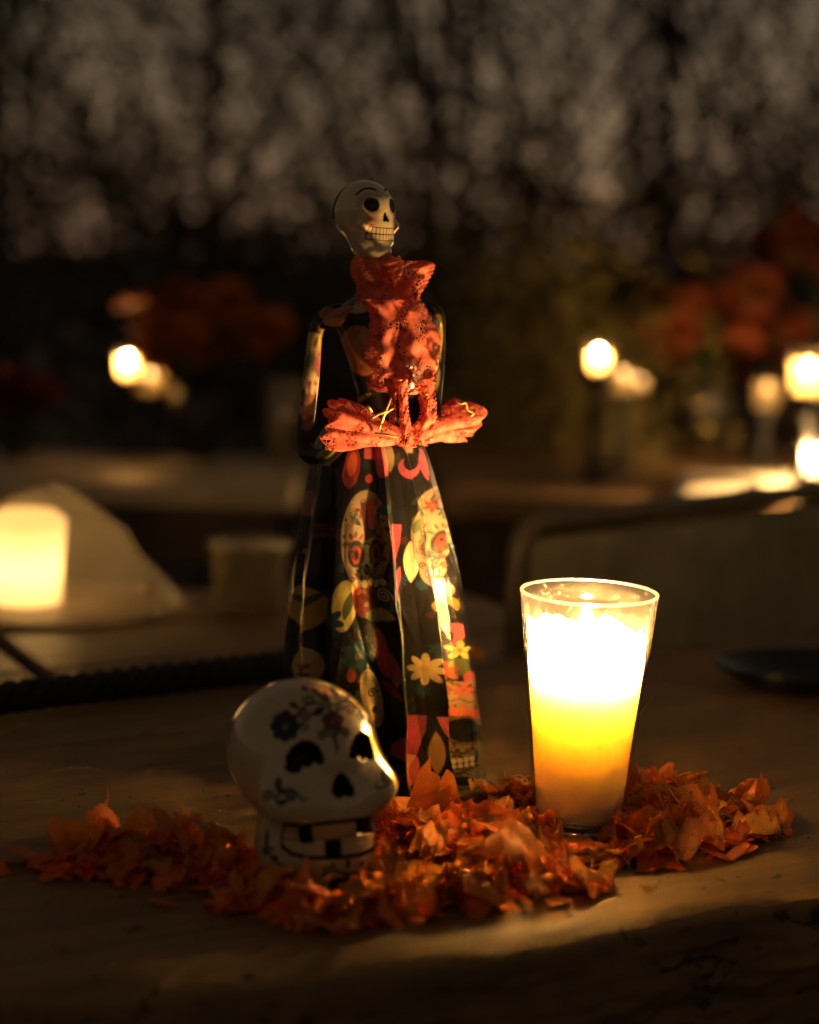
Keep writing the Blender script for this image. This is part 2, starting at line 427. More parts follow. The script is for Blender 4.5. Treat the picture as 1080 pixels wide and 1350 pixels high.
for _ in range(90):                     # dim motifs over the black ground
    x_, y_ = rq.uniform(375, 640), rq.uniform(600, 1045); c_ = ((.05, .018, .008), (.012, .03, .03), (.03, .028, .008), (.045, .012, .014))[rq.integers(4)]
    if rq.random() < .5: pt.flower(x_, y_, rq.uniform(6, 12), int(rq.integers(5, 8)), c_, None, .55, rq.uniform(0, 60))
    elif rq.random() < .5: pt.spiral(x_, y_, rq.uniform(4, 8), 1.5, 1.8, c_, rq.uniform(0, 360))
    else: pt.leaf(x_, y_, rq.uniform(12, 24), rq.uniform(4, 8), c_, rq.uniform(-60, 60))
def ornament(cx, cy, w, h, n_, seed):
    ro = np.random.default_rng(seed)
    for _ in range(n_):
        a, q = ro.uniform(0, 6.28), math.sqrt(ro.uniform(.25, .95)); x_, y_ = cx+w*q*math.cos(a), cy+h*q*math.sin(a)
        c_ = ((.10, .03, .012), (.05, .03, .015), (.16, .04, .02), (.05, .06, .02), (.02, .05, .05))[ro.integers(5)]; k = ro.random()
        if k < .35: pt.spiral(x_, y_, ro.uniform(3, 6), 1.3, 1.3, c_, ro.uniform(0, 360), 1 if k < .18 else -1)
        elif k < .7: pt.leaf(x_, y_, ro.uniform(7, 14), ro.uniform(2.5, 5), c_, ro.uniform(-80, 80))
        else: pt.ell(x_, y_, ro.uniform(1.5, 3), ro.uniform(1.5, 3.5), c_)
# waist flowers
pt.ell(463, 617, 11, 27, RED, 8); pt.ell(464, 612, 6, 16, (.55, .1, .03), 8); pt.ell(487, 632, 6, 6, RED)
pt.poly([(480, 590), (512, 588), (514, 628), (500, 624), (494, 606), (480, 606)], PINK); pt.ell(506, 612, 9, 18, PINK, 10)
pt.leaf(514, 602, 44, 14, CREAM, -6); pt.poly([(528, 586), (546, 588), (548, 612), (540, 606)], CREAM)
pt.ell(541, 617, 15, 14, PINK, 35); pt.ell(543, 609, 11, 12, BLACK, 30)
pt.leaf(560, 612, 46, 9, PINK, -14); pt.ell(565, 660, 6, 6, GREEN)
# sugar skulls and what grows between them
sugar_skull(482, 724, 33, 122); ornament(482, 712, 31, 60, 70, 1); pt.poly([(474, 664), (490, 660), (496, 706), (480, 716)], (.05, .02, .012))
pt.poly([(482, 660), (494, 662), (498, 700), (486, 700)], RED); pt.ell(507, 672, 7, 8, TEAL)
pt.ell(452, 800, 16, 34, (.42, .33, .08), 6); pt.leaf(457, 800, 40, 12, GREEN, 15)
pt.ell(480, 792, 17, 26, RED); pt.flower(481, 800, 16, 6, (.28, .03, .02), (.5, .2, .05)); pt.flower(475, 778, 10, 5, (.5, .09, .03), RED)
pt.ell(507, 790, 15, 24, TEAL); pt.spiral(507, 788, 10, 2, 2.4, (.45, .38, .25), 0, 1); pt.ell(500, 815, 20, 9, (.3, .22, .06))
for a in range(5): pt.ell(470+9*a, 770+2*(a % 2), 4, 5, (.5, .40, .22))
pt.poly([(517, 693), (533, 693), (532, 718), (523, 752), (518, 730)], PINK); pt.leaf(527, 770, 44, 10, PINK, 14)
pt.leaf(545, 742, 56, 17, (.72, .45, .2), -2)
sugar_skull(573, 708, 26, 108, 8); ornament(573, 700, 25, 56, 70, 2)
pt.leaf(553, 690, 64, 16, CREAM, 12); pt.leaf(549, 694, 22, 9, GREEN, 10); pt.leaf(558, 672, 26, 7, GREEN, -28); pt.stroke([(556, 664), (552, 690), (556, 712), (552, 722)], 2.6, (.12, .10, .03))
pt.leaf(567, 762, 40, 9, PINK, -16); pt.poly([(572, 774), (584, 762), (590, 780), (576, 790)], PINK); pt.ell(583, 768, 6, 10, GREEN, 20)
pt.ell(588, 798, 20, 13, GOLD); pt.ell(588, 812, 17, 17, BLACK); pt.ell(594, 778, 8, 9, CREAM)
pt.ell(602, 838, 11, 17, PINK, 20); pt.ell(595, 844, 8, 13, BLACK, 20)
pt.flower(610, 858, 13, 5, (.3, .28, .06), GOLD); pt.ell(612, 880, 11, 12, GREEN); pt.flower(598, 888, 14, 6, RED, PINK); pt.ell(621, 893, 6, 9, PINK)
# third skull at the hem
pt.poly([(592, 902), (640, 896), (648, 1010), (634, 1044), (602, 1046), (598, 960)], CREAM)
ornament(616, 925, 22, 26, 36, 3); ornament(612, 1000, 18, 34, 24, 4); pt.spiral(600, 914, 9, 1.7, 2.4, (.25, .06, .03), 20, 1); pt.flower(616, 910, 9, 5, (.42, .07, .04)); pt.stroke([(606, 926), (612, 922), (620, 926), (630, 922)], 2.2, (.2, .05, .03))
for a in range(-3, 4): pt.leaf(615+a*7.5, 940-abs(a)*-1.2, 19, 7, (.45, .08, .03), a*9)
pt.poly([(597, 947), (622, 944), (634, 956), (636, 976), (626, 983), (604, 982), (598, 972)], (.12, .06, .025)); pt.ell(618, 964, 16, 16, BLACK); pt.arc(608, 964, 8, 14, 120, 250, 3, RED)
pt.flower(613, 996, 7, 5, (.05, .03, .02)); pt.stroke([(626, 986), (631, 992), (630, 1006), (626, 1010)], 3.4, (.03, .02, .012))
pt.poly([(602, 1008), (628, 1000), (632, 1010), (606, 1022)], (.03, .02, .012))
for k in range(5): pt.ell(605+k*5.5, 1009-k*2.0, 2.6, 3.6, (.66, .54, .33)); pt.ell(606+k*5.5, 1016-k*2.0, 2.4, 3.0, (.66, .54, .33))
pt.stroke([(604, 1028), (620, 1020), (634, 1008)], 2.2, (.03, .02, .012)); pt.ell(620, 1032, 10, 6, (.02, .015, .01), -15); pt.leaf(606, 1036, 14, 6, (.1, .05, .03), 60)
# flowers between the folds
pt.ell(505, 866, 11, 34, (.46, .07, .035), -14); pt.leaf(521, 886, 46, 12, PINK, -8); pt.leaf(517, 912, 32, 11, RED, -52)
pt.flower(565, 884, 21, 8, (.26, .18, .06), (.26, .155, .02), .42)
pt.flower(470, 868, 21, 7, TEAL, (.1, .06, .02), .6); pt.flower(470, 930, 17, 6, (.03, .09, .05), TEAL); pt.ell(462, 892, 6, 9, RED)
pt.ell(490, 925, 15, 40, (.36, .27, .13), -14); pt.spiral(489, 918, 7, 1.5, 2, BLACK, 0, 1); pt.ell(493, 940, 4, 5, BLACK)
pt.poly([(541, 948), (568, 946), (567, 966), (556, 1000), (545, 1040), (536, 1034), (533, 1000), (516, 1000), (520, 984), (532, 970), (537, 958)], PINK)
for k in range(4): pt.stroke([(548+5*k, 950), (544+3*k, 975), (538+2*k, 1000)], 1.2, (.5, .06, .10))
pt.poly([(544, 1000), (556, 1000), (546, 1030), (541, 1024)], (.72, .4, .24)); pt.leaf(553, 1022, 42, 14, (.6, .13, .07), 12)
pt.poly([(577, 946), (598, 942), (600, 986), (592, 978), (584, 966)], PINK); pt.stroke([(582, 950), (594, 974)], 1.2, (.5, .06, .1)); pt.stroke([(590, 948), (597, 968)], 1.2, (.5, .06, .1))
pt.leaf(578, 994, 58, 16, (.36, .19, .05), -3); pt.leaf(600, 1014, 34, 9, RED, -16)
pt.ell(522, 1030, 8, 10, (.25, .03, .015))
# shaded side panels
pt.ell(397, 800, 19, 34, (.40, .27, .05)); pt.poly([(388, 800), (396, 740), (410, 790)], (.40, .27, .05))
for a in (-35, -12, 12, 35): pt.leaf(398+14*math.sin(rad(a)), 806-14*math.cos(rad(a)), 36, 7, (.05, .10, .03), a)
pt.ell(404, 664, 13, 17, (.28, .10, .03)); pt.ell(395, 727, 4, 4, CREAM)
pt.ell(395, 880, 18, 32, (.36, .26, .14)); pt.flower(394, 884, 15, 6, (.14, .05, .025), RED); pt.spiral(390, 858, 7, 1.5, 2, BLACK)
pt.flower(430, 700, 17, 6, (.10, .025, .02), RED); pt.flower(432, 820, 20, 7, (.015, .05, .055), (.1, .05, .02)); pt.ell(428, 940, 14, 30, (.15, .03, .02))
sk = mk('skirt', SV, gridf(len(th), len(ys), True), print_m, fig, col=pt.c, origin=FB)

# bodice
ys = np.linspace(386, 590, 120); th = np.linspace(0, 2*PI, 120, endpoint=False)
Lx = np.interp(ys, (386, 404, 418, 440, 480, 520, 560, 590), (478, 450, 436, 446, 460, 472, 470, 416))
Rx = np.interp(ys, (386, 404, 418, 440, 480, 520, 560, 590), (535, 564, 577, 580, 579, 566, 560, 560))
cen = np.array([P3((a+b)/2, y) for a, b, y in zip(Lx, Rx, ys)]); sc = np.array([ppm(c) for c in cen]); R = (Rx-Lx)/2/sc
TH, J = np.meshgrid(th, np.arange(len(ys)), indexing='ij')
dep = .62+.25*np.exp(-((ys-470)/35)**2)
BV = np.stack((cen[J, 0]+R[J]*np.sin(TH), cen[J, 1]-R[J]*np.cos(TH)*dep[J], cen[J, 2]), -1)
pt = Paint(proj(BV), BLACK)
pt.leaf(478, 404, 40, 16, (.42, .27, .10), 68); pt.ell(476, 462, 26, 34, (.30, .09, .03), -20); pt.ell(482, 462, 16, 22, (.36, .13, .05), -20)
pt.leaf(452, 470, 30, 5, TEAL, -20); pt.ell(484, 545, 14, 10, RED); pt.leaf(478, 525, 26, 6, (.3, .2, .05), 60)
pt.ell(574, 455, 4, 6, CREAM); pt.leaf(577, 480, 30, 8, (.5, .35, .12), 5); pt.ell(572, 505, 6, 8, CREAM)
mk('bodice', BV, gridf(len(th), len(ys), True), print_m, fig, col=pt.c, origin=FB)
nb = MB().tube([P3(500, 392), P3(497, 360), P3(494, 330)], [19/S0, 16/S0, 15/S0], 16)
nb.build('neck', simple('figurine_ivory', (.50, .38, .20), .35), fig, origin=FB)

# sleeves
def smooth_path(pts, n=40):
    P = np.array(pts, float); t = np.linspace(0, len(P)-1, n); out = []
    for k in t:
        i = min(int(k), len(P)-2); f = k-i
        p0, p1, p2, p3 = P[max(i-1, 0)], P[i], P[i+1], P[min(i+2, len(P)-1)]
        out.append(.5*((2*p1)+(-p0+p2)*f+(2*p0-5*p1+4*p2-p3)*f*f+(-p0+3*p1-3*p2+p3)*f**3))
    return np.array(out)
def sleeve(pts, rpx, shapes):
    path = smooth_path([P3(*p) for p in pts], 90); r = np.interp(np.linspace(0, 1, 90), np.linspace(0, 1, len(rpx)), rpx)/S0
    m = MB().tube(path, r, 40, flat=.7, up=(0, 1, .05)); V = np.concatenate(m.v); p_ = Paint(proj(V), BLACK); shapes(p_)
    return mk('sleeve', V, m.f, print_m, fig, col=p_.c, origin=FB)
def left_print(p):
    p.poly([(405, 440), (424, 440), (422, 466), (404, 470)], (.42, .28, .08)); p.ell(411, 474, 9, 9, (.06, .08, .03)); p.ell(420, 480, 6, 15, PINK, 6); p.ell(410, 491, 8, 8, (.28, .24, .06))
    p.ell(412, 507, 12, 14, (.62, .42, .20)); p.ell(408, 506, 3, 5, RED); p.ell(417, 506, 3, 5, RED); p.arc(412, 514, 5, 4, 20, 160, 1.5, (.1, .04, .02))
    p.ell(408, 526, 14, 6, (.25, .07, .03)); p.ell(406, 540, 12, 8, (.35, .18, .06)); p.ell(403, 548, 5, 8, (.3, .05, .02)); p.leaf(430, 598, 30, 12, (.30, .22, .05), 70)
    p.ell(425, 432, 6, 8, GOLD); p.ell(434, 414, 13, 9, (.30, .10, .04)); p.leaf(416, 452, 20, 5, (.12, .05, .02), 20); p.arc(411, 474, 9, 9, 0, 360, 1.2, (.2, .12, .04)); p.flower(404, 560, 9, 6, (.14, .04, .02), GOLD); p.spiral(413, 490, 5, 1.4, 1.2, (.05, .03, .02))
    for k_ in range(14): p.ell(400+k_*7 % 23, 440+k_*11, 1.3, 1.6, (.35, .22, .07))
sleeve([(450, 409, .0), (430, 415, -.004), (417, 436, -.006), (410, 500, -.010), (402, 568, -.014), (406, 597, -.024), (428, 602, -.036), (450, 584, -.050)], (9, 9, 9, 10.5, 11.5, 12, 11, 9), left_print)
def right_print(p):
    p.leaf(581, 445, 50, 6, (.5, .34, .09), 2); p.ell(578, 420, 5, 6, GOLD); p.ell(578, 470, 4, 7, CREAM); p.leaf(577, 500, 34, 6, CREAM, 8); p.ell(572, 455, 4, 5, BLACK)
sleeve([(562, 404, .006), (576, 414, .006), (579, 440, .004), (577, 490, -.002), (573, 525, -.008), (572, 545, -.014), (578, 558, -.016)], (9, 9, 8, 8.5, 9, 10, 9), right_print)
def puff(cx, cy, rx, ry, dy, shapes):
    m = MB().ball((0, 0, 0), (1, 1, 1), 40); V = np.concatenate(m.v); a = np.arctan2(V[:, 1], V[:, 0])
    V = V*(1+.05*np.sin(9*a)[:, None]*(1-V[:, 2:3]**2)); V = V*np.array((rx, ry*.9, ry))/S0
    c = rad(-24); V = np.stack((V[:, 0]*math.cos(c)-V[:, 2]*math.sin(c)*-1*0+V[:, 2]*0, V[:, 1], V[:, 2]+V[:, 0]*.42), 1)+P3(cx, cy, dy)
    p_ = Paint(proj(V), BLACK); shapes(p_); mk('shoulder_puff', V, m.f, print_m, fig, col=p_.c, origin=FB)
puff(446, 419, 25, 12, -.012, lambda p: (p.ell(446, 414, 24, 17, (.34, .12, .04), -15), p.leaf(448, 416, 40, 5, (.2, .06, .03), 60), p.leaf(440, 422, 30, 4, (.45, .2, .08), 75)))

# lace
lm = NT('coral_lace')
lc = lm.coords('Object', (1, 1, 1))
vo = lm.n('TexVoronoi', feature='DISTANCE_TO_EDGE'); vo.inputs['Scale'].default_value = 430; lm.l(lc, vo.inputs['Vector'])
patch = lm.ramp(lm.noise(70, 2, .5, lc), ((.49, (0,)*3), (.53, (1,)*3)))
holes = lm.math('MULTIPLY', lm.ramp(vo.outputs['Distance'], ((.14, (1,)*3), (.2, (0,)*3))), 1.0)
holes = lm.math('MULTIPLY', lm.math('SUBTRACT', 1.0, lm.ramp(vo.outputs['Distance'], ((.07, (0,)*3), (.11, (1,)*3)))), 1.0)
opening = lm.math('MULTIPLY', lm.math('SUBTRACT', 1.0, holes), patch)
weave = lm.noise(420, 3, .6, lc)
mott = lm.ramp(lm.noise(170, 4, .65, lc), ((.35, (0,)*3), (.65, (1,)*3)))
lcol = lm.mix(mott, (.66, .13, .075), (.90, .30, .19))
lm.l(lcol, lm.p.inputs['Base Color']); lm.set(Roughness=.75)
lm.bump(lm.math('ADD', weave, lm.noise(160, 3, .6, lc)), .45, .001)
tl = lm.n('BsdfTranslucent'); lm.l(lcol, tl.inputs[0]); tp = lm.n('BsdfTransparent')
lm.surf(lm.mixsh(opening, lm.mixsh(.5, lm.p.outputs[0], tl.outputs[0]), tp.outputs[0]))
LACE = lm.m
def hem(name, V, nu, nv, wrap=False, parent=fig):
    o = mk(name, V, gridf(nu, nv, wrap), LACE, parent, origin=FB); s_ = o.modifiers.new('cloth', 'SOLIDIFY'); s_.thickness = .0006
    if 'crumple' not in bpy.data.textures:
        tx_ = bpy.data.textures.new('crumple', 'CLOUDS'); tx_.noise_scale = .011; tx_.noise_depth = 3
    dm = o.modifiers.new('crumple', 'DISPLACE'); dm.texture = bpy.data.textures['crumple']; dm.strength = .0020; dm.mid_level = .5; dm.texture_coords = 'LOCAL'
    o.modifiers.move(1, 0); return o
def lace_strip(name, left, right, n=150, m=70, bulge=16, waves=4.0, amp=5.0, scallop=2.2, per=13.0, dy=0.0, seed=0, vert=True):
    """a gathered strip between two px outlines (top to bottom), standing out towards the viewer"""
    L = smooth_path([(*p, 0) for p in left], n)[:, :2]; R_ = smooth_path([(*p, 0) for p in right], n)[:, :2]; out = np.zeros((n, m, 3)); rg = np.random.default_rng(seed)
    ph = rg.uniform(0, 6.28, 4)
    for i in range(n):
        for j in range(m):
            f = j/(m-1); e = (2*f-1)
            sc_ = scallop*abs(math.sin(PI*i*220/n/per+ph[0]))*(abs(e)**6)*np.sign(e)
            x = L[i, 0]*(1-f)+R_[i, 0]*f+sc_; y = L[i, 1]*(1-f)+R_[i, 1]*f
            d = bulge*(1-e*e)**.7+amp*math.sin(waves*PI*f+ph[1]+.5*math.sin(i*.045+ph[2]))*(.8+.2*math.sin(i*.03+ph[3]+f*2))+1.5*math.sin(i*.21+f*9+ph[2])
            out[i, j] = P3(x, y, dy-d/S0)
    return hem(name, out, n, m)
# neck collar (all the way round)
nu, nv = 150, 60; V = np.zeros((nu, nv, 3))
for i in range(nu):
    a = 2*PI*i/nu
    for j in range(nv):
        f = j/(nv-1); y = 338+f*70; rx = 27+6*f+3.0*math.sin(9*a+3*f)*f+2.0*math.sin(5*a+6*f+1)+4*math.sin(f*PI*2.5)
        c = P3(497+3*f, y+1.5*math.sin(7*a), 0); V[i, j] = c+np.array((rx*math.sin(a), -rx*math.cos(a)*.85, 0))/S0
hem('lace_collar', V, nu, nv, True)
lace_strip('collar_frill', [(505, 346), (512, 356), (520, 378), (518, 402), (520, 424)], [(556, 343), (571, 349), (564, 372), (552, 396), (566, 418)], waves=2.5, bulge=12, amp=6, dy=-.016, seed=3)
lace_strip('jabot_tier', [(474, 395), (488, 416), (486, 448), (481, 470), (491, 490), (484, 506), (498, 516)], [(556, 395), (566, 416), (579, 446), (577, 476), (570, 500), (566, 512), (548, 520)], waves=4.5, bulge=16, amp=6.5, dy=-.032, seed=5)
lace_strip('jabot_tail', [(545, 500), (552, 520), (554, 545), (545, 570), (540, 584)], [(573, 500), (573, 525), (574, 550), (568, 575), (562, 588)], waves=3, bulge=9, amp=4, dy=-.044, seed=11)
lace_strip('jabot_tail', [(520, 500), (526, 530), (528, 560), (526, 588)], [(537, 500), (538, 530), (541, 560), (548, 590)], waves=2, bulge=9, amp=3, scallop=1, dy=-.050, seed=13)
lace_strip('jabot_tail', [(506, 500), (514, 520), (515, 545), (515, 560)], [(523, 500), (522, 520), (521, 545), (519, 562)], waves=2, bulge=6, amp=2, scallop=1, dy=-.046, seed=17)
lace_strip('jabot_loop', [(484, 503), (490, 512), (505, 517), (522, 508)], [(488, 496), (494, 504), (506, 509), (522, 500)], n=120, m=20, waves=1, bulge=4, amp=1, scallop=.6, dy=-.03, seed=19)
# cuffs: open funnels of lace
def cuff(apex, mouth, r0, up_r, dn_r, wave, seed, dy0, dy1, fold=0.0):
    nu, nv = 140, 50; V = np.zeros((nu, nv, 3)); rg = np.random.default_rng(seed); ph = rg.uniform(0, 6, 5)
    a0 = P3(*apex, dy0); m0 = P3(*mouth, dy1); ax = (m0-a0)/np.linalg.norm(m0-a0)
    up = np.array((0, 0, 1.0)); up -= ax*(up@ax); up /= np.linalg.norm(up); sd = np.cross(up, ax)
    for i in range(nu):
        a = 2*PI*i/nu; ry = up_r if math.cos(a) > 0 else dn_r
        for j in range(nv):
            f = j/(nv-1); k = f**.8; rv = r0*(1-k)+ry*k*(1+.12*math.sin(3*a+ph[0]))+wave*f*math.sin(8*a+ph[1]+2*f)+1.5*math.sin(5*a+9*f+ph[2])
            rs = r0*(1-k)+ry*k*.75+wave*f*math.sin(7*a+ph[3])
            V[i, j] = a0+(m0-a0)*(f+.10*f*math.sin(2*a+ph[4])+.04*f*math.sin(9*a))+(up*math.cos(a)*rv+sd*math.sin(a)*rs)/S0
    return hem('lace_cuff', V, nu, nv, True)
cuff((528, 576), (436, 561), 7, 35, 27, 3.0, 4, -.050, -.055)
cuff((548, 572), (618, 552), 9, 27, 24, 3.0, 9, -.030, .004)
# wire fingers
fing = simple('figurine_bone_wire', (.62, .42, .14), .35)
for a, b in (((500, 566), (516, 524)), ((492, 546), (484, 534)), ((494, 571), (525, 577)), ((505, 548), (519, 538)), ((488, 552), (516, 540))):
    MB().tube(smooth_path([P3(*a, -.062), P3((a[0]+b[0])/2, (a[1]+b[1])/2-1, -.066), P3(*b, -.066)], 8), [.0009]*6+[.0007, .0004], 6).build('finger', fing, fig, origin=FB)
MB().tube(smooth_path([P3(602, 528, -.04), P3(608, 532, -.05), P3(614, 531, -.05), P3(617, 540, -.05), P3(624, 544, -.05), P3(621, 549, -.05)], 24), .0009, 6).build('finger', fing, fig, origin=FB)

# head
HC = P3(484, 284, -.004); HS = ppm(HC)
yaw, pit, rol = rad(40), rad(8), rad(0)
fwd = np.array((math.sin(yaw)*math.cos(pit), -math.cos(yaw)*math.cos(pit), math.sin(pit))); rgt = np.array((math.cos(yaw), math.sin(yaw), 0)); upv = np.cross(fwd, rgt)
HM = np.stack((rgt, fwd, upv))
def head_sdf(p):
    q = p.copy(); q[:, 0] = np.abs(q[:, 0])
    d = sell(p, (0, -6, 6), (39, 45, 41))
    d = smin(d, sell(p, (0, 14, -20), (27, 25, 22)), 12)
    d = smin(d, sell(q, (22, 24, -16), (9, 9, 7)), 7)
    d = smin(d, sell(p, (0, 16, -36), (25, 20, 13)), 8)
    d = smin(d, sell(p, (0, 22, -50), (17, 14, 8)), 6)
    d = smin(d, sell(p, (0, -4, -34), (20, 24, 24)), 12)
    d = np.maximum(d, -(sell(q, (17, 44, 3), (12, 9, 12)))) if False else d
    return d
D, r, hf = starmesh(head_sdf, np.zeros(3), 380, 300, 95)
LV = D*r[:, None]
# shallow eye dents
for sx in (-1, 1):
    g = np.exp(-(((LV[:, 0]-sx*17)/8)**2+((LV[:, 2]-9)/9)**2)**2)*(LV[:, 1] > 0); LV -= D*(g*1.6)[:, None]
g = np.exp(-((LV[:, 0]/4)**2+((LV[:, 2]+7)/6)**2)**2)*(LV[:, 1] > 0); LV -= D*(g*2)[:, None]
hp = Paint(np.stack((LV[:, 0]*np.where(LV[:, 2] < -18, 1.15, 1.0), -LV[:, 2]+np.where(LV[:, 2] > -18, 8.0, 5.0)), 1), (.60, .50, .30)); hp.ok = LV[:, 1] > 0
INK = (.012, .010, .008)
for sx in (-1, 1):
    hp.blur(sx*22, 18, 9, (.75, .20, .04), .75)
    hp.ell(sx*17, -1, 9.0, 9.6, INK)
    for a in range(0, 360, 12):
        if 150 < ((a*sx) % 360) < 330 and False: continue
        L = 15.5 if math.cos(rad(a)) > -.2 else 13
        if math.sin(rad(a))*sx < -.75: continue
        hp.stroke([(sx*17+8*math.sin(rad(a)), -1-8*math.cos(rad(a))), (sx*17+L*math.sin(rad(a)), -1-L*math.cos(rad(a)))], .75, INK)
    t = np.linspace(0, 1, 12); bx = sx*(8+22*t); by = -19-5*np.sin(t*PI*.85+.35)+5*t*t
    for k in range(11): hp.stroke([(bx[k], by[k]), (bx[k+1], by[k+1])], 3.4*(1-t[k]*.7), INK)
hp.poly([(-1, 9), (1, 9), (5.5, 20), (3.5, 22.5), (0, 20.5), (-3.5, 22.5), (-5.5, 20)], INK)
def tx(u): return u*27
for k in range(11):
    u = -1+2*k/10; bow = 3*u*u
    hp.stroke([(tx(u), 27-bow), (tx(u), 43-bow)], 1.1, INK)
for y in (27, 35.2, 43):
    hp.stroke([(tx(-1+2*k/16), y-3*(-1+2*k/16)**2) for k in range(17)], 1.2 if y != 35.2 else 1.5, INK)
bkm = (LV[:, 1] < -25+.40*LV[:, 2]) & (LV[:, 2] > -2); hp.c[bkm] = (.02, .013, .008)
HV = (LV/HS) @ HM + HC
ceramic_m = painted('glazed_papier_mache', .22, .8)

def mk_split(name, V, Fc, mat, parent, col, origin, cuts):
    left = np.ones(len(Fc), bool); out = []
    for nm, mask in cuts:
        f = mask[Fc].all(1) & left; left &= ~f; out.append((nm, f))
    def sub(f):
        ids, inv = np.unique(Fc[f].ravel(), return_inverse=True); return V[ids], inv.reshape(-1, 4), col[ids]
    v, f, c = sub(left); body = mk(name, v, f, mat, parent, col=c, origin=origin)
    for nm, fm in out:
        if fm.any(): v, f, c = sub(fm); mk(nm, v, f, mat, body if parent.name.startswith('skeleton') else parent, col=c, origin=origin)
    return body
hx_, hy_ = hp.p[:, 0], hp.p[:, 1]; fr_ = LV[:, 1] > 0
hcuts = [('eye', fr_ & (((hx_-sx*17)/9.3)**2+((hy_+1)/9.9)**2 < 1)) for sx in (-1, 1)]
hcuts += [('nose_hole', fr_ & (np.abs(hx_) < 5.5) & (hy_ > 9) & (hy_ < 22.5) & (np.abs(hx_) < 1+(hy_-9)*.42)), ('teeth', fr_ & (np.abs(hx_) < 27.5) & (hy_ > 26.4-3*(hx_/27)**2) & (hy_ < 43.6-3*(hx_/27)**2))]
mk_split('head', HV, hf[:, ::-1], ceramic_m, fig, hp.c, FB, hcuts)
# ------------------------------------------------------------------ ceramic sugar skull
SK = at(402, 1003, .962); SS = ppm(SK)
yaw, pit = rad(31), rad(2)
fwd = np.array((math.sin(yaw)*math.cos(pit), -math.cos(yaw)*math.cos(pit), math.sin(pit))); rgt = np.array((math.cos(yaw), math.sin(yaw), .05)); rgt /= np.linalg.norm(rgt); upv = np.cross(fwd, rgt); upv /= np.linalg.norm(upv)
SM = np.stack((rgt, fwd, upv))
SKJ = 58.0
def skull_sdf(p):
    q = p.copy(); q[:, 0] = np.abs(q[:, 0])
    d = sell(p, (0, -8, 6), (97, 112, 95))
    d = smin(d, sell(q, (62, 70, -34), (32, 34, 26)), 40)
    d = smin(d, sell(p, (0, 66, -52), (52, 46, 38)), 34)
    d = smin(d, np.maximum(sell(p, (0, 22, -108), (80, 76, 74)), np.abs(p[:, 2]+105)-SKJ), 20)
    return d
D, r, sf = starmesh(skull_sdf, np.array((0, 0, -20.)), 640, 460, 260)
LV = np.array((0, 0, -20.))+D*r[:, None]
WV = (LV/SS) @ SM + SK
# set it on the table: shift so the lowest ring touches
WV[:, 2] -= WV[:, 2].min()-.0005
sf = sf[:, ::-1]; N = vnormals(WV, sf); vd = C0-WV; vd /= np.linalg.norm(vd, axis=1)[:, None]; facing = (N*vd).sum(1) > .02
SP = proj(WV); print('skull px', SP.min(0), SP.max(0), proj(SK[None])) 
WHITE, OLV, BRN, BLU, DRK = (.50, .41, .235), (.055, .065, .03), (.085, .04, .014), (.02, .045, .055), (.010, .009, .007)
sp = Paint(SP, WHITE); sp.ok = facing
def dent(pts, depth, soft=3.0):
    P = np.asarray(pts, float); i = sp._near(*(P.min(0)-1), *(P.max(0)+1)); ins = sp.inpoly(i, P); j = i[ins]
    D_ = np.full(len(j), 1e9); q = SP[j]
    for a, b in zip(P, np.roll(P, -1, 0)):
        ab = b-a; t = np.clip(((q-a)@ab)/(ab@ab+1e-9), 0, 1); D_ = np.minimum(D_, np.linalg.norm(q-a-t[:, None]*ab, axis=1))
    WV[j] -= N[j]*(depth*np.clip(D_/soft, 0, 1)/SS)[:, None]
eyeL = [(375, 1014), (377, 996), (385, 984), (397, 976), (410, 976), (421, 984), (428, 998), (428, 1008), (421, 1009), (413, 1004), (412, 1010), (404, 1012), (399, 1010), (395, 1019), (383, 1020)]
eyeR = [(459, 1000), (461, 985), (468, 969), (477, 963), (487, 970), (493, 986), (493, 1001), (487, 1004), (483, 999), (480, 1004), (477, 1003), (473, 997), (469, 1003)]
nose = [(437, 1044), (439, 1032), (444, 1022), (451, 1018), (460, 1026), (468, 1040), (468, 1050), (460, 1051), (453, 1049), (450, 1053), (443, 1052)]
for shp in (eyeL, eyeR, nose): sp.poly(shp, DRK); dent(shp, 15)
# vine work in the left socket
for a in ((383, 1010), (392, 1002), (401, 998)): sp.spiral(a[0], a[1], 5, 1.2, 1.2, (.06, .05, .035), 0, 1)
sp.stroke([(384, 1014), (392, 996), (405, 984)], 1.0, (.06, .05, .035))
# mouth
topl = [(374, 1087), (400, 1089), (440, 1084), (480, 1080), (496, 1077)]; midl = [(373, 1106), (400, 1108), (440, 1104), (478, 1100), (498, 1097)]; botl = [(372, 1116), (385, 1126), (410, 1131), (445, 1131), (475, 1127), (500, 1116)]
sp.stroke(topl, 5.5, DRK); sp.stroke(midl, 1.6, (.10, .07, .04)); sp.stroke([(374, 1088), (371, 1108), (374, 1120)], 3, (.03, .025, .02)); sp.stroke(botl, 6, DRK)
for shp in ([(392, 1089), (411, 1088), (414, 1113), (395, 1112)], [(470, 1081), (496, 1077), (497, 1097), (470, 1102)], [(428, 1108), (450, 1106), (452, 1131), (429, 1131)]):
    sp.poly(shp, DRK); dent(shp, 7, 2.5)
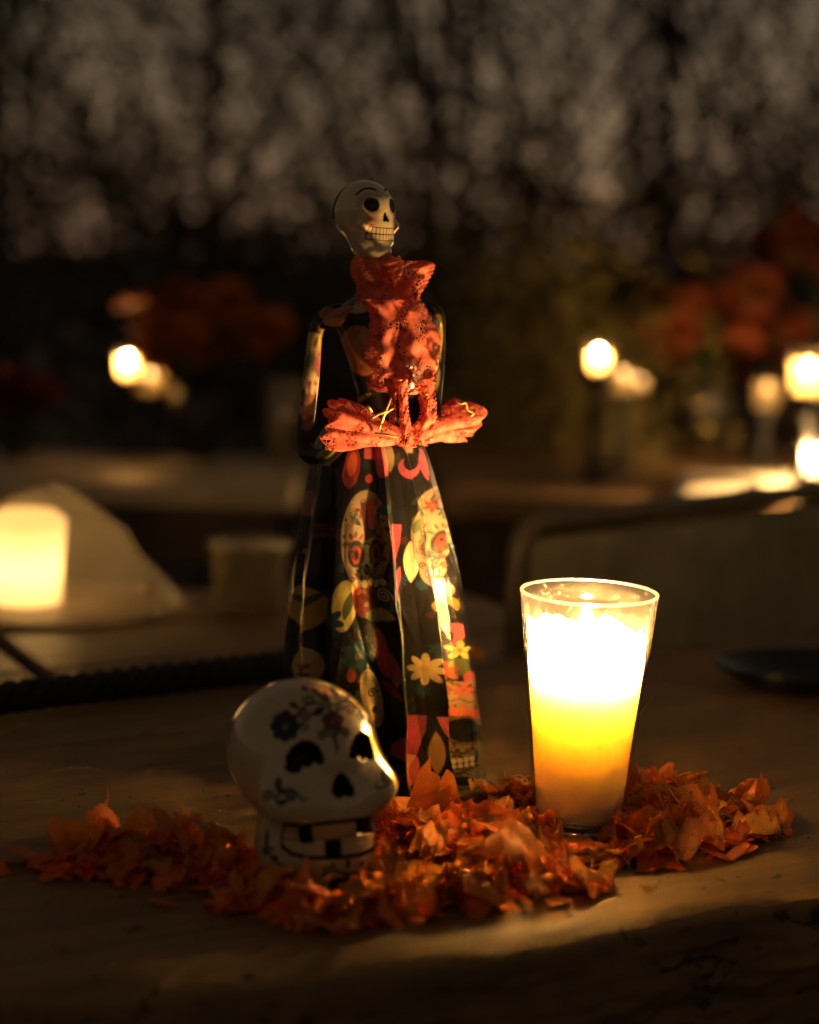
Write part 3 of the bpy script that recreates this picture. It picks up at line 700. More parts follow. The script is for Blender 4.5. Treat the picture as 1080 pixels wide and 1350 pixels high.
# flowers and scrolls on the glaze
al = .98
sp.flower(376, 958, 20, 8, BLU, (.2, .16, .05), .75, alpha=al); sp.arc(376, 958, 12, 12, 0, 360, 1.2, (.02, .03, .04), al)
sp.flower(439, 951, 15, 5, (.15, .05, .035), (.22, .12, .06), 1.0, alpha=al)
for args in ((377, 941, 8, 1.3, 3.2, BRN, 180, 1, [(380, 950)]), (402, 941, 9, 1.6, 3.4, BRN, 0, -1, None), (399, 957, 7, 1.0, 3, BLU, 90, 1, None), (408, 921, 8, 1.3, 3, OLV, 200, 1, None),
             (448, 934, 6, 1.4, 2.6, OLV, 0, 1, None), (462, 936, 8, 1.5, 3, BRN, 180, -1, None), (425, 970, 7, 1.4, 3.2, OLV, 0, 1, [(440, 968)]), (455, 966, 7, 1.4, 3.2, OLV, 180, -1, [(442, 968)]), (472, 944, 6, 1.2, 2.6, OLV, 90, 1, None), (445, 917, 6, 1.2, 2.6, BRN, 0, -1, None)):
    sp.spiral(*args, alpha=al)
sp.stroke([(390, 944), (402, 930), (418, 926), (432, 932), (440, 942)], 3.4, BRN, al); sp.stroke([(438, 930), (452, 924), (466, 926), (476, 938), (480, 950)], 3.2, OLV, al)
for cx, cy, L, W, ro, c in ((388, 930, 17, 8, -60, BRN), (420, 938, 20, 11, 60, BLU), (424, 918, 24, 7, -35, OLV), (432, 922, 26, 6, -25, BRN), (416, 912, 18, 7, -50, OLV), (440, 912, 20, 6, -40, OLV), (402, 908, 14, 6, -70, BRN), (444, 984, 22, 4, 0, BRN), (441, 972, 18, 5, 0, OLV), (456, 922, 14, 6, 40, OLV), (470, 930, 12, 5, 60, BRN), (486, 950, 12, 5, -20, OLV)):
    sp.leaf(cx, cy, L, W, c, ro, alpha=al)
sp.spiral(353, 1050, 8, 1.5, 3.4, BRN, 0, 1, [(363, 1054), (370, 1043)], al); sp.spiral(382, 1050, 9, 1.6, 3.8, BLU, 200, -1, None, al); sp.stroke([(366, 1050), (372, 1042), (384, 1040), (394, 1048), (399, 1056), (405, 1053)], 3.6, OLV, al)
sp.leaf(367, 1034, 22, 11, OLV, 5, alpha=al); sp.ell(371, 1058, 8, 5, OLV, alpha=al); sp.ell(371, 1043, 6, 4, BRN, alpha=al)
sp.spiral(509, 1027, 8, 1.5, 3.6, OLV, 60, 1, [(506, 1038), (499, 1040), (496, 1036)], al); sp.leaf(505, 1018, 12, 5, BLU, 20, alpha=al)
sp.spiral(432, 1148, 7, 1.4, 3, OLV, 0, 1, None, al); sp.leaf(440, 1141, 12, 6, OLV, -40, alpha=al); sp.leaf(459, 1139, 14, 7, BLU, 0, alpha=al); sp.leaf(477, 1139, 12, 6, BRN, 40, alpha=al); sp.stroke([(425, 1154), (442, 1148), (456, 1152), (472, 1150)], 3.4, OLV, al); sp.spiral(458, 1153, 6, 1.2, 2.6, BLU, 0, -1, None, al); sp.ell(448, 1166, 14, 9, (.04, .05, .04), alpha=al)
sp.leaf(352, 1106, 30, 6, (.07, .06, .04), 5, alpha=al); sp.spiral(352, 1122, 7, 1.4, 3, OLV, 0, 1, None, al); sp.stroke([(350, 1120), (362, 1134), (378, 1146)], 3.4, OLV, al); sp.ell(362, 1132, 5, 4, BRN, alpha=al)
skb = np.array((WV[:, 0].mean(), WV[:, 1].mean(), 0))
skull = thing('ceramic_skull', skb, 'glossy white ceramic sugar skull painted with flowers and missing teeth', 'skull ornament')
def pmask(P):
    m = np.zeros(len(WV), bool); i = np.nonzero(sp.ok)[0]; m[i[sp.inpoly(i, P)]] = True; return m
gaps = ([(392, 1089), (411, 1088), (414, 1113), (395, 1112)], [(470, 1081), (496, 1077), (497, 1097), (470, 1102)], [(428, 1108), (450, 1106), (452, 1131), (429, 1131)])
teeth = ([(376, 1090), (391, 1091), (394, 1106), (375, 1106)], [(412, 1090), (469, 1084), (469, 1100), (415, 1105)], [(376, 1110), (427, 1109), (428, 1128), (385, 1122)], [(452, 1107), (497, 1099), (497, 1115), (453, 1127)])
mk_split('skull_body', WV, sf, painted('glazed_ceramic', .16, 1.0), skull, sp.c, skb, [('eye_socket', pmask(eyeL)), ('eye_socket', pmask(eyeR)), ('nose_hole', pmask(nose))]+[('tooth_gap', pmask(g)) for g in gaps]+[('tooth', pmask(g)) for g in teeth])

# ------------------------------------------------------------------ candle in a tumbler
GB = onz(762, 1090); GB[2] = 0
gl = NT('tumbler_glass')
lw = gl.n('LayerWeight'); lw.inputs['Blend'].default_value = .5
tp = gl.n('BsdfTransparent'); tp.inputs[0].default_value = (.97, .97, .95, 1)
gs = gl.n('BsdfGlossy'); gs.inputs['Roughness'].default_value = .04
smear = gl.noise(180, 4, .7, gl.coords()); spk = gl.ramp(smear, ((.60, (.006,)*3), (.74, (.14,)*3)))
tr = gl.n('BsdfTranslucent'); tr.inputs[0].default_value = (.9, .8, .65, 1)
df = gl.n('BsdfDiffuse'); df.inputs[0].default_value = (.9, .8, .65, 1)
film = gl.mixsh(.5, tr.outputs[0], df.outputs[0])
gl.surf(gl.mixsh(spk, gl.mixsh(gl.math('ADD', gl.math('MULTIPLY', gl.math('POWER', lw.outputs['Facing'], 5.0), .7), .03), tp.outputs[0], gs.outputs[0]), film))
rimm = NT('tumbler_rim'); tp = rimm.n('BsdfTransparent'); gs = rimm.n('BsdfGlossy'); gs.inputs['Roughness'].default_value = .25
tr = rimm.n('BsdfTranslucent'); tr.inputs[0].default_value = (.9, .85, .7, 1); df = rimm.n('BsdfDiffuse'); df.inputs[0].default_value = (.9, .85, .7, 1)
rimm.surf(rimm.mixsh(.92, rimm.mixsh(.45, tr.outputs[0], df.outputs[0]), rimm.mixsh(.5, tp.outputs[0], gs.outputs[0])))
wx = NT('candle_wax'); wx.set(Base_Color=(.92, .76, .49), Roughness=.45, Subsurface_Weight=1.0, Subsurface_Radius=(1.0, .92, .75), Subsurface_Scale=.060)
wxn = wx.noise(60, 4, .6, wx.coords()); wx.bump(wxn, .2, .002)
fw = NT('clinging_wax'); tr = fw.n('BsdfTranslucent'); tr.inputs[0].default_value = (.96, .86, .66, 1)
df = fw.n('BsdfDiffuse'); df.inputs[0].default_value = (.9, .8, .6, 1); tp = fw.n('BsdfTransparent'); tp.inputs[0].default_value = (1, .93, .8, 1)
sz = fw.n('SeparateXYZ'); fw.l(fw.coords(), sz.inputs[0]); thick = fw.n('MapRange'); fw.l(sz.outputs[2], thick.inputs[0])
for k_, v_ in enumerate((.109, .130, .02, .24)): thick.inputs[k_+1].default_value = v_
grade_ = fw.ramp(thick.outputs[0], ((.015, (.25, .15, .05)), (.03, (.75, .56, .28)), (.06, (.93, .80, .54)), (.24, (.96, .88, .7))))  # fall-off of the glow put into the wax colour, darker low down
back_dim = fw.math('ADD', fw.math('ADD', sz.outputs[0], sz.outputs[1]), 0.0)
fw.l(fw.mix(fw.ramp(fw.math('MULTIPLY', back_dim, 20.0), ((.2, (0,)*3), (.8, (.7,)*3))), grade_, (.16, .10, .04)), tr.inputs[0])  # back right coloured darker to keep candlelight off the table behind
fw.surf(fw.mixsh(thick.outputs[0], fw.mixsh(.3, tr.outputs[0], df.outputs[0]), tp.outputs[0]))
flame_m = emitter('flame', (1.0, .58, .22), FLAME)
wick_m = simple('wick', (.03, .02, .015), .9, bump=0)
cg = thing('glass_candle', GB, 'tall tapered glass tumbler holding a burning candle beside the figurine', 'candle')
GH, RB, RT = .1565, .0285, .0440
def gr(z): return RB+(RT-RB)*(z/GH)
outer = [(0, .0005), (RB-.003, .0005), (RB-.0008, .002)]+[(gr(z), z) for z in np.linspace(.004, GH-.0012, 12)]
inner = [(gr(z)-.0016, z) for z in np.linspace(GH-.0012, .009, 12)]+[(0, .008)]
mk0 = MB().lathe(outer+inner, 72); tum = mk0.build('tumbler', gl.m, cg)
t = np.linspace(0, 2*PI, 97)[:-1]
def ring(r, z, a, nq=8):
    vs = []; fs = []
    for k in range(96):
        for q in range(nq):
            b = 2*PI*q/nq; rr_ = r+a*math.cos(b); vs.append((rr_*math.cos(t[k]), rr_*math.sin(t[k]), z+a*math.sin(b)))
    for k in range(96):
        for q in range(nq): fs.append((k*nq+q, ((k+1) % 96)*nq+q, ((k+1) % 96)*nq+(q+1) % nq, k*nq+(q+1) % nq))
    return vs, fs
MB().add(*ring(gr(GH)-.0008, GH-.001, .0010)).build('rim', rimm.m, tum)
ftm = NT('tumbler_foot'); tp = ftm.n('BsdfTransparent'); gs = ftm.n('BsdfGlossy'); gs.inputs['Roughness'].default_value = .12
tr = ftm.n('BsdfTranslucent'); tr.inputs[0].default_value = (.9, .8, .55, 1); ftm.surf(ftm.mixsh(.45, tr.outputs[0], ftm.mixsh(.7, tp.outputs[0], gs.outputs[0])))
MB().add(*ring(RB-.0012, .0028, .0022)).add(*ring(RB-.004, .0072, .0010)).build('foot', ftm.m, tum)
# solid wax with a melted pool
ZP = .109
wprof = [(0, .0092), (gr(.0095)-.003, .0092)]+[(gr(z)-.0022, z) for z in np.linspace(.011, ZP+.004, 22)]+[(gr(ZP+.004)-.0022-q*.004, ZP+.004-.006*q) for q in (.3, .7, 1)]+[(.02, ZP-.004), (.010, ZP-.005), (0, ZP-.005)]
wax = MB().lathe(wprof, 64).build('wax', wx.m, cg)
MB().tube([(0, 0, ZP-.006), (.001, 0, ZP+.006), (.002, .001, ZP+.014)], [.0012, .0012, .0009], 8).build('wick', wick_m, wax)
# wax clinging to the glass above the pool, ragged at the top
nu, nv = 160, 26; Vf = []
rg = np.random.default_rng(5)
def ragged(a):                            # a = 0 faces the right, -90 deg the viewer
    d = math.degrees(a)
    base_ = np.interp(((d+270) % 360), (0, 40, 90, 150, 180, 215, 243, 270, 300, 330, 360), (.130, .131, .135, .132, .130, .131, .121, .125, .128, .130, .130))
    return base_+.0022*math.sin(6*a+1)+.0016*abs(math.sin(8*a+2))+.0006*math.sin(23*a)
for i in range(nu):
    a = 2*PI*i/nu-PI/2; zt = ragged(a)
    for j in range(nv):
        z = (ZP+.002)+(zt-ZP-.002)*j/(nv-1); r_ = gr(z)-.0026-.0012*abs(math.sin(5*a+z*200))*.6
        Vf.append((r_*math.cos(a), r_*math.sin(a), z))
mk('wax_film', Vf, gridf(nu, nv, True), fw.m, wax)
fl = [(0, 0)]+[(.0046*math.sin(PI*min(1, q*.62+.05))**1.0*(1-q**3)+.0003, .018*q) for q in np.linspace(.06, .97, 9)]+[(0, .019)]
MB().lathe(fl, 14, c=(.001, 0, ZP+.012)).build('flame', flame_m, cg)

# ------------------------------------------------------------------ marigold petals
petal_ms = [leafy('petal_orange', (.86, .27, .04), .45, .55).m, leafy('petal_amber', (.88, .35, .06), .45, .55).m, leafy('petal_rust', (.78, .20, .028), .45, .55).m]
def petal_mesh(k):
    rg = np.random.default_rng(100+k); nu, nv = 11, 11; P = np.zeros((nu, nv, 3))
    L, W = 1.0, (rg.uniform(.7, 1.1) if k % 5 else rg.uniform(.3, .42)); curl = rg.uniform(-1.0, 1.7); cup = rg.uniform(-.5, .9); ph = rg.uniform(0, 6.3, 6); fold = rg.uniform(0, .09)
    for i in range(nu):
        s = i/(nu-1)
        wdt = W*(.30+.70*sm(0, .6, s))
        for j in range(nv):
            e = 2*j/(nv-1)-1
            ln = L*s*(1-.30*e*e*s)+.035*s**3*(math.sin(3.3*e*PI+ph[0])+.6*math.sin(7*e+ph[1]))
            x = .5*wdt*e*(1+.08*math.sin(6*s+ph[5]))
            z = cup*.5*wdt*(e*e-.3)+fold*abs(e)*math.sin(PI*s)+.10*s*math.sin(3.4*e*PI+ph[2]+2*s)+.06*math.sin(5*s+ph[3]+2*e)+.05*s*math.sin(8*e+6*s+ph[4])+.04*math.sin(11*s+4*e+ph[1])
            an = curl*s; y = math.sin(an)/curl*1.0 if abs(curl) > .05 else s
            zz = (1-math.cos(an))/curl if abs(curl) > .05 else 0
            P[i, j] = (x, (y-.45)*(ln/(s+1e-6) if s > 0 else 1), z+zz)
    me_o = mk('petal', P, gridf(nu, nv), petal_ms[k % 3]); return me_o
protos = [petal_mesh(k) for k in range(15)]
# the heap: mounds given where they lie on the table
mounds = []      # x, y, sx, sy, height, label index
def mound(px, py, wx_, wy_, h, li, cnt):
    c = onz(px, py); mounds.append((c[0], c[1], wx_, wy_, h, li, cnt))
mound(120, 1145, .034, .018, .018, 0, 13); mound(185, 1138, .036, .022, .034, 0, 22); mound(265, 1152, .036, .022, .026, 0, 20); mound(330, 1160, .024, .018, .026, 0, 13)
mound(438, 1218, .020, .008, .012, 1, 9); mound(500, 1206, .022, .012, .016, 1, 11); mound(535, 1120, .030, .024, .040, 2, 26); mound(590, 1115, .034, .026, .036, 2, 32); mound(650, 1135, .034, .026, .034, 2, 28)
mound(590, 1185, .036, .018, .020, 2, 20); mound(690, 1125, .020, .020, .034, 3, 14); mound(715, 1172, .036, .008, .010, 3, 11); mound(385, 1200, .030, .010, .010, 1, 10); mound(690, 1060, .020, .014, .018, 4, 8)
mound(850, 1090, .026, .026, .034, 5, 22); mound(900, 1100, .036, .026, .026, 5, 28); mound(880, 1060, .026, .022, .036, 5, 15); mound(960, 1075, .030, .022, .020, 6, 13); mound(830, 1135, .034, .012, .018, 5, 13)
PL = ['dim orange marigold petal in the loose heap left of the white skull', 'orange marigold petal in the small pile under the skull chin', 'orange marigold petal heaped between the gown hem and the table edge',
      'orange marigold petal lying just in front of the lit glass', 'orange marigold petal lying behind and left of the lit glass', 'orange marigold petal heaped against the right side of the lit glass', 'orange marigold petal at the far right tail of the heap']
GR = 'loose marigold petals on the table'
def blocked(x, y, m=.0):
    if math.hypot(x-GB[0], y-GB[1]) < RB+.004+m: return True
    if math.hypot((x-FB[0]), (y-FB[1])) < .068+m: return True
    if math.hypot(x-(SKx), y-(SKy)) < .036+m: return True
    return False
jaw = WV[WV[:, 2] < .03]; SKx, SKy = (jaw[:, 0].min()+jaw[:, 0].max())/2, (jaw[:, 1].min()+jaw[:, 1].max())/2
rp = random.Random(11); placed = 0; used = set()
def put_petal(x, y, z, s, tilt, label, k=None):
    global placed
    k = rp.randrange(len(protos)) if k is None else k; src = protos[k]
    o = src if k not in used else src.copy()
    if k in used: COL.objects.link(o)
    used.add(k); az = rp.uniform(0, 2*PI)
    o.rotation_euler = (rad(rp.uniform(-tilt, tilt)), rad(rp.uniform(-tilt, tilt)), az); o.scale = (s, s, s)
    o.location = (x, y, z); bpy_low(o); tag(o, label, 'petal', GR); placed += 1; return o
lows = {}
def bpy_low(o):                          # keep every petal above the table top
    if o.data.name not in lows:
        a = np.empty(len(o.data.vertices)*3); o.data.vertices.foreach_get('co', a); lows[o.data.name] = a.reshape(-1, 3)
    M_ = np.array(o.rotation_euler.to_matrix())*o.scale[0]
    lo = (lows[o.data.name] @ M_.T)[:, 2].min()
    o.location.z = max(o.location.z, .0008-lo)
for mx, my, sx, sy, h, li, cnt in mounds:
    got = 0; tries = 0
    while got < cnt and tries < 400:
        tries += 1
        u, v = rp.gauss(0, .62), rp.gauss(0, .62)
        x, y = mx+u*sx, my+v*sy
        if blocked(x, y, .004) or proj(np.array([[x, y, 0]]))[0, 0] < 75: continue
        H = .66*h*math.exp(-(u*u+v*v)*.9)
        s = rp.uniform(.017, .034)*(1.0 if rp.random() < .8 else 1.25)
        put_petal(x, y, H*rp.uniform(.25, 1.0), s, 44 if H > .007 else 20, PL[li]); got += 1
# the strays
for px, py, lb in ((145, 1195, None),):
    pass
e = onz(627, 872); o = put_petal(e[0], e[1], .004, .022, 60, 'single bright orange petal lying alone behind the gown hem')
o.pop('group', None) if hasattr(o, 'pop') else None
if 'group' in o: del o['group']
for px, py, lb in ((292, 1205, 'small pale crumpled petal alone in front of the dim heap'), (772, 1182, 'curled orange petal at the front tip of the heap nearest the table edge'), (1018, 1104, 'last orange petal at the right tip of the heap on bare wood')):
    e = onz(px, py); o = put_petal(e[0], e[1], .002, .016, 25, lb)
    if 'group' in o: del o['group']
# small broken bits below: nobody could count them
bits = MB()
for mx, my, sx, sy, h, li, cnt in mounds:
    for _ in range(cnt*5):
        u, v = rp.gauss(0, .62), rp.gauss(0, .62); x, y = mx+u*sx, my+v*sy
        if blocked(x, y, .001): continue
        H = h*.5*math.exp(-(u*u+v*v)*1.0); z = rp.uniform(.0015, max(.002, H)); a = rp.uniform(0, 6.3); L = rp.uniform(.004, .011); wv = L*rp.uniform(.3, .8); tl_ = rp.uniform(-.6, .6)
        ca, sa = math.cos(a), math.sin(a); q = []
        for i_, (p_, r_) in enumerate(((-1, -.5), (-1, .5), (0, -1), (0, 1), (1, -.8), (1, .8))):
            xx, yy = L*p_, wv*r_; q.append((x+xx*ca-yy*sa, y+xx*sa+yy*ca, max(.0006, z+xx*tl_+.35*abs(yy))))
        bits.add(q, [(0, 2, 3, 1), (2, 4, 5, 3)])
tag(bits.build('petal_litter', petal_ms[2]), kind='stuff')
crumb = MB()
for _ in range(260):
    c = onz(rp.uniform(60, 1080), rp.uniform(1040, 1240)); z_ = rp.uniform(.0004, .0012)
    if np.dot(c[:2]-A[:2], nrm) > -.012: continue
    a = rp.uniform(0, 6.3); q_ = rp.uniform(.0006, .0022); ca, sa = math.cos(a), math.sin(a)
    crumb.add([(c[0]+q_*ca, c[1]+q_*sa, .0008), (c[0]-q_*.5*sa, c[1]+q_*.5*ca, z_*.6+.0004), (c[0]-q_*ca, c[1]-q_*sa, .0008), (c[0]+q_*.5*sa, c[1]-q_*.5*ca, .0008), (c[0], c[1], z_+.0009)], [(0, 1, 4), (1, 2, 4), (2, 3, 4), (3, 0, 4)])
tag(crumb.build('crumbs', simple('crumb', (.10, .05, .015), .8), smooth=False), kind='stuff')
# dry strands of the flower heads
straw = leafy('dry_strand', (.55, .36, .12), .2, .5).m; dark_straw = simple('dark_strand', (.03, .022, .012), .8)
def strand(px, py, h, L, az, bend, dark, label, rise=.3):
    c = onz(px, py); ca, sa = math.cos(az), math.sin(az); pts = []
    for k in range(10):
        s = k/9; r_ = L*(s-.5); b = bend*L*math.sin(s*PI*1.2); pts.append((c[0]+r_*ca-b*sa, c[1]+r_*sa+b*ca, max(.001, h+rise*L*(s-.3)+.15*L*math.sin(s*5))))
    o = MB().tube(np.array(pts)-c, [.00055*(1-.5*abs(2*k/9-1)) for k in range(10)], 5).build('flower_strand', dark_straw if dark else straw)
    o.location = c; tag(o, label, 'strand', 'dry flower strands among the petals')
for _ in range(46):
    m_ = rp.choice(mounds); u, v = rp.gauss(0, .7), rp.gauss(0, .7); c = proj(np.array([[m_[0]+u*m_[2], m_[1]+v*m_[3], 0]]))[0]
    if blocked(m_[0]+u*m_[2], m_[1]+v*m_[3], .002): continue
    side = 'left of the skull' if c[0] < 340 else ('right of the lit glass' if c[0] > 790 else 'between skull and glass')
    strand(c[0], c[1], m_[4]*.7*math.exp(-(u*u+v*v))*1.05+.002, rp.uniform(.012, .032), rp.uniform(0, PI), rp.uniform(-.4, .4), False, 'thin pale dry strand lying on the petals '+side, rp.uniform(-.4, .6))
strand(840, 1030, .040, .016, .2, .1, False, 'upright thin strand poking from the petals right of the glass', 2.2)
for px, py in ((728, 1112), (776, 1110), (950, 1172), (700, 1090), (905, 1110)):
    strand(px, py, .004, rp.uniform(.008, .014), rp.uniform(0, PI), .1, True, 'short dark dry strand beside the foot of the lit glass' if px < 900 else 'short dark dry strand right of the petals', .6)

# ------------------------------------------------------------------ dark tray and twisted cord on the same table
blk = simple('dark_lacquer', (.014, .013, .013), .24, .3, 30, .05)
TC = onz(1085, 905); tray = thing('serving_tray', (TC[0], TC[1], 0), 'black oval serving tray on the table at the right edge', 'tray', rz=.12)
RX, RY = .098, .062
b_ = MB().lathe([(0, .003), (.70, .003), (.74, .004), (.82, .010), (.97, .018), (1.0, .0195), (1.0, .0175), (.97, .0155), (.82, .007), (.72, .001), (0, .001)], 72, sx=RX, sy=RY)
b_.build('tray_body', blk, tray)
rm = MB(); q = [(RX*math.cos(a), RY*math.sin(a), .0195) for a in np.linspace(0, 2*PI, 73)]; rm.tube(q, .0016, 8); rm.build('rolled_rim', blk, tray)
rb = MB()
for k in range(9):
    y0 = (-.6+1.2*k/8)*RY*.7; x0 = RX*.7*math.sqrt(max(0, 1-(y0/(RY*.72))**2)); rb.tube([(-x0, y0, .004), (0, y0, .0045), (x0, y0, .004)], .0012, 6)
rb.build('ribs', blk, tray)
c0, c1 = onz(-60, 950), onz(392, 894); nseg = 300; d = c1-c0; Ln = np.linalg.norm(d)
pts = [c0+d*k/(nseg-1)+np.array((0, 0, .0136)) for k in range(nseg)]; tv = []; side_ = np.cross(d/Ln, (0, 0, 1))
rope = thing('twisted_cord', c0+d/2, 'thick dark twisted cord lying along the far left edge of the table', 'cord')
for st in range(3):
    pa = []
    for k, p in enumerate(pts):
        a = 2*PI*(Ln*k/(nseg-1))/.046+2*PI*st/3; pa.append(p+.0068*(math.cos(a)*side_+math.sin(a)*np.array((0, 0, 1)))-(c0+d/2))
    MB().tube(pa, .0068, 10).build('strand', simple('dark_cord', (.012, .009, .006), .8, .4, 90, .4) if st == 0 else bpy.data.materials['dark_cord'], rope)

# ------------------------------------------------------------------ the neighbouring bench, its lit lamp and box
oak = NT('bench_wood'); f1 = oak.noise(4, 5, .6, oak.coords('Object', (1.2, 16, 16)), .5)
oak.l(oak.ramp(f1, ((.3, (.12, .072, .028)), (.7, (.24, .15, .06)))), oak.p.inputs['Base Color']); oak.set(Roughness=.5); oak.bump(f1, .2)
ZB = -.03
b0 = onz(-90, 930, ZB); b1 = onz(430, 880, ZB); bd = (b1-b0)[:2]; bang = math.atan2(bd[1], bd[0])
bench = thing('side_table', ((b0[0]+b1[0])/2, b0[1]+.28, 0), 'low plank side table behind the main table at left, lamp standing on it', 'side table', rz=bang)
for k, (y, dp) in enumerate(((-.16, .155), (.003, .155), (.166, .155))):
    for xa, xb in (((-.75, -.168), (-.152, .42))):
        MB().box(((xa+xb)/2, y, ZB-.015), (xb-xa, dp, .03), bev=.004).build('plank', oak.m, bench, False)
MB().box((-.16, .0, ZB-.05), (.05, .47, .035), bev=.003).build('batten', oak.m, bench, False)
for lx in (-.68, .36):
    for ly in (-.18, .18): MB().box((lx, ly, -.41), (.05, .05, .68), bev=.004).build('leg', oak.m, bench, False)
frost = NT('crumpled_cover'); tr = frost.n('BsdfTranslucent'); tr.inputs[0].default_value = (.9, .82, .62, 1); gs = frost.n('BsdfGlossy'); gs.inputs['Roughness'].default_value = .2; gs.inputs[0].default_value = (.3, .3, .3, 1)
tp = frost.n('BsdfTransparent'); df = frost.n('BsdfDiffuse'); df.inputs[0].default_value = (.75, .7, .55, 1)
frost.surf(frost.mixsh(.78, frost.mixsh(.5, tr.outputs[0], df.outputs[0]), frost.mixsh(.12, tp.outputs[0], gs.outputs[0])))
LP = onz(70, 800, ZB+.0); LP = at(72, 786, 1.84); LP[2] = ZB
lamp = thing('covered_lamp', LP, 'glowing candle shade under a crumpled pale translucent cover at the far left', 'lamp')
ls = 1.84/2250
dp_ = [(132*ls, .002), (134*ls, .012), (128*ls, .045), (112*ls, .075), (86*ls, .102), (54*ls, .122), (22*ls, .131), (0, .133)]
dome = MB().lathe(dp_, 96).build('cover', frost.m, lamp)
for v in dome.data.vertices:
    a_ = math.atan2(v.co.y, v.co.x); k_ = 1+.05*math.sin(5*a_+v.co.z*40)+.10*mnoise.noise((v.co.x*18, v.co.y*18, v.co.z*18))
    v.co.x *= k_*(1.0+.25*max(0, math.cos(a_))*(1-v.co.z/.13)); v.co.y *= k_; v.co.z *= 1-.35*max(0, v.co.x/.14)+.10*mnoise.noise((v.co.x*22, v.co.y*22, 3.3))
MB().lathe([(0, .001), (142*ls, .001), (144*ls, .004), (140*ls, .006), (0, .006)], 48).build('base_plate', simple('lamp_base', (.25, .17, .08), .5), lamp)
glow = NT('paper_shade'); tr = glow.n('BsdfTranslucent'); tr.inputs[0].default_value = (.95, .88, .68, 1); df = glow.n('BsdfDiffuse'); df.inputs[0].default_value = (.9, .85, .7, 1); glow.surf(glow.mixsh(.35, tr.outputs[0], df.outputs[0]))
MB().lathe([(.036, .007), (.038, .05), (.042, .098), (.030, .108), (.026, .108)], 32, c=(-.030, -.0, 0)).build('paper_shade', glow.m, lamp)
MB().lathe(fl, 12, c=(-.03, 0, .04)).build('flame', emitter('lamp_flame', CANDLE, 95), lamp)
MB().ball((.107, -.035, .03), .008, 8).build('knob', simple('lamp_knob', (.8, .6, .25), .15, metal=1.0), lamp)
bx_ = at(327, 795, 1.86); bx_[2] = ZB
clear = NT('clear_plastic'); tp = clear.n('BsdfTransparent'); tp.inputs[0].default_value = (.9, .88, .8, 1); gs = clear.n('BsdfGlossy'); gs.inputs['Roughness'].default_value = .15; df = clear.n('BsdfDiffuse'); df.inputs[0].default_value = (.5, .42, .25, 1)
clear.surf(clear.mixsh(.35, tp.outputs[0], clear.mixsh(.3, df.outputs[0], gs.outputs[0])))
box = thing('plastic_tub', bx_, 'small clear plastic tub on the side table left of the figurine', 'tub')
MB().lathe([(0, .002), (.036, .002), (.042, .07), (.045, .074), (.044, .075), (.0405, .07), (.0345, .004), (0, .004)], 32).build('tub_wall', clear.m, box)
MB().lathe([(.0455, .073), (.047, .076), (.0455, .079), (0, .080), (0, .076), (.044, .075)], 32).build('lid', clear.m, box)
# ------------------------------------------------------------------ chair behind the table at right
iron = simple('chair_frame', (.10, .075, .035), .4, .3, 20, .05)
panel_m = simple('chair_fabric', (.23, .20, .11), .8, .3, 14, .3)
q0, q1 = at(684, 690, 1.70), at(1090, 640, 2.06); zt = q0[2]; dv = (q1-q0)[:2]; cl = np.linalg.norm(dv)*1.45; ca_ = math.atan2(dv[1], dv[0])
ch = thing('garden_chair', (q0[0]+dv[0]*.725, q0[1]+dv[1]*.725, -.75), 'wide drab chair with rounded back behind the candle glass', 'chair', rz=ca_)
zt += .75; hw = cl/2; r_ = .035; ar = np.linspace(PI, PI/2, 7); al_ = np.linspace(PI/2, 0, 7)
fr = [(-hw, 0, .40)]+[(-hw+r_+r_*math.cos(a), 0, zt-r_+r_*math.sin(a)) for a in ar]+[(hw-r_+r_*math.cos(a), 0, zt-r_+r_*math.sin(a)) for a in al_]+[(hw, 0, .40)]
MB().tube(fr, .011, 10, up=(0, 1, 0)).build('back_frame', iron, ch)
n_ = 30; pv = []
for side2 in (-1, 1):
    for i in range(n_):
        for j in range(20):
            x = (-hw+.014)+(2*hw-.028)*i/(n_-1); z = .47+(zt-.018-.47)*j/19; cd_ = min(hw-abs(x), zt-z)
            cx_ = hw-r_; cz_ = zt-r_; ex, ez = abs(x)-cx_, z-cz_
            if ex > 0 and ez > 0 and math.hypot(ex, ez) > r_-.014:
                k_ = (r_-.014)/math.hypot(ex, ez); x = math.copysign(cx_+ex*k_, x); z = cz_+ez*k_
            pv.append((x, side2*(.006+.012*math.sin(PI*i/(n_-1))**.5*math.sin(PI*(j+.5)/20)**.5), z))
g_ = gridf(n_, 20); pf = np.concatenate((g_, g_[:, ::-1]+n_*20)); mk('back_panel', pv, pf, panel_m, ch)
MB().box((0, .24, .43), (2*hw-.02, .46, .05), bev=.015).build('seat', panel_m, ch)
for lx in (-hw, hw):
    for ly in (0, .46): MB().tube([(lx, ly, .0), (lx, ly, .42)], .012, 10).build('leg', iron, ch)

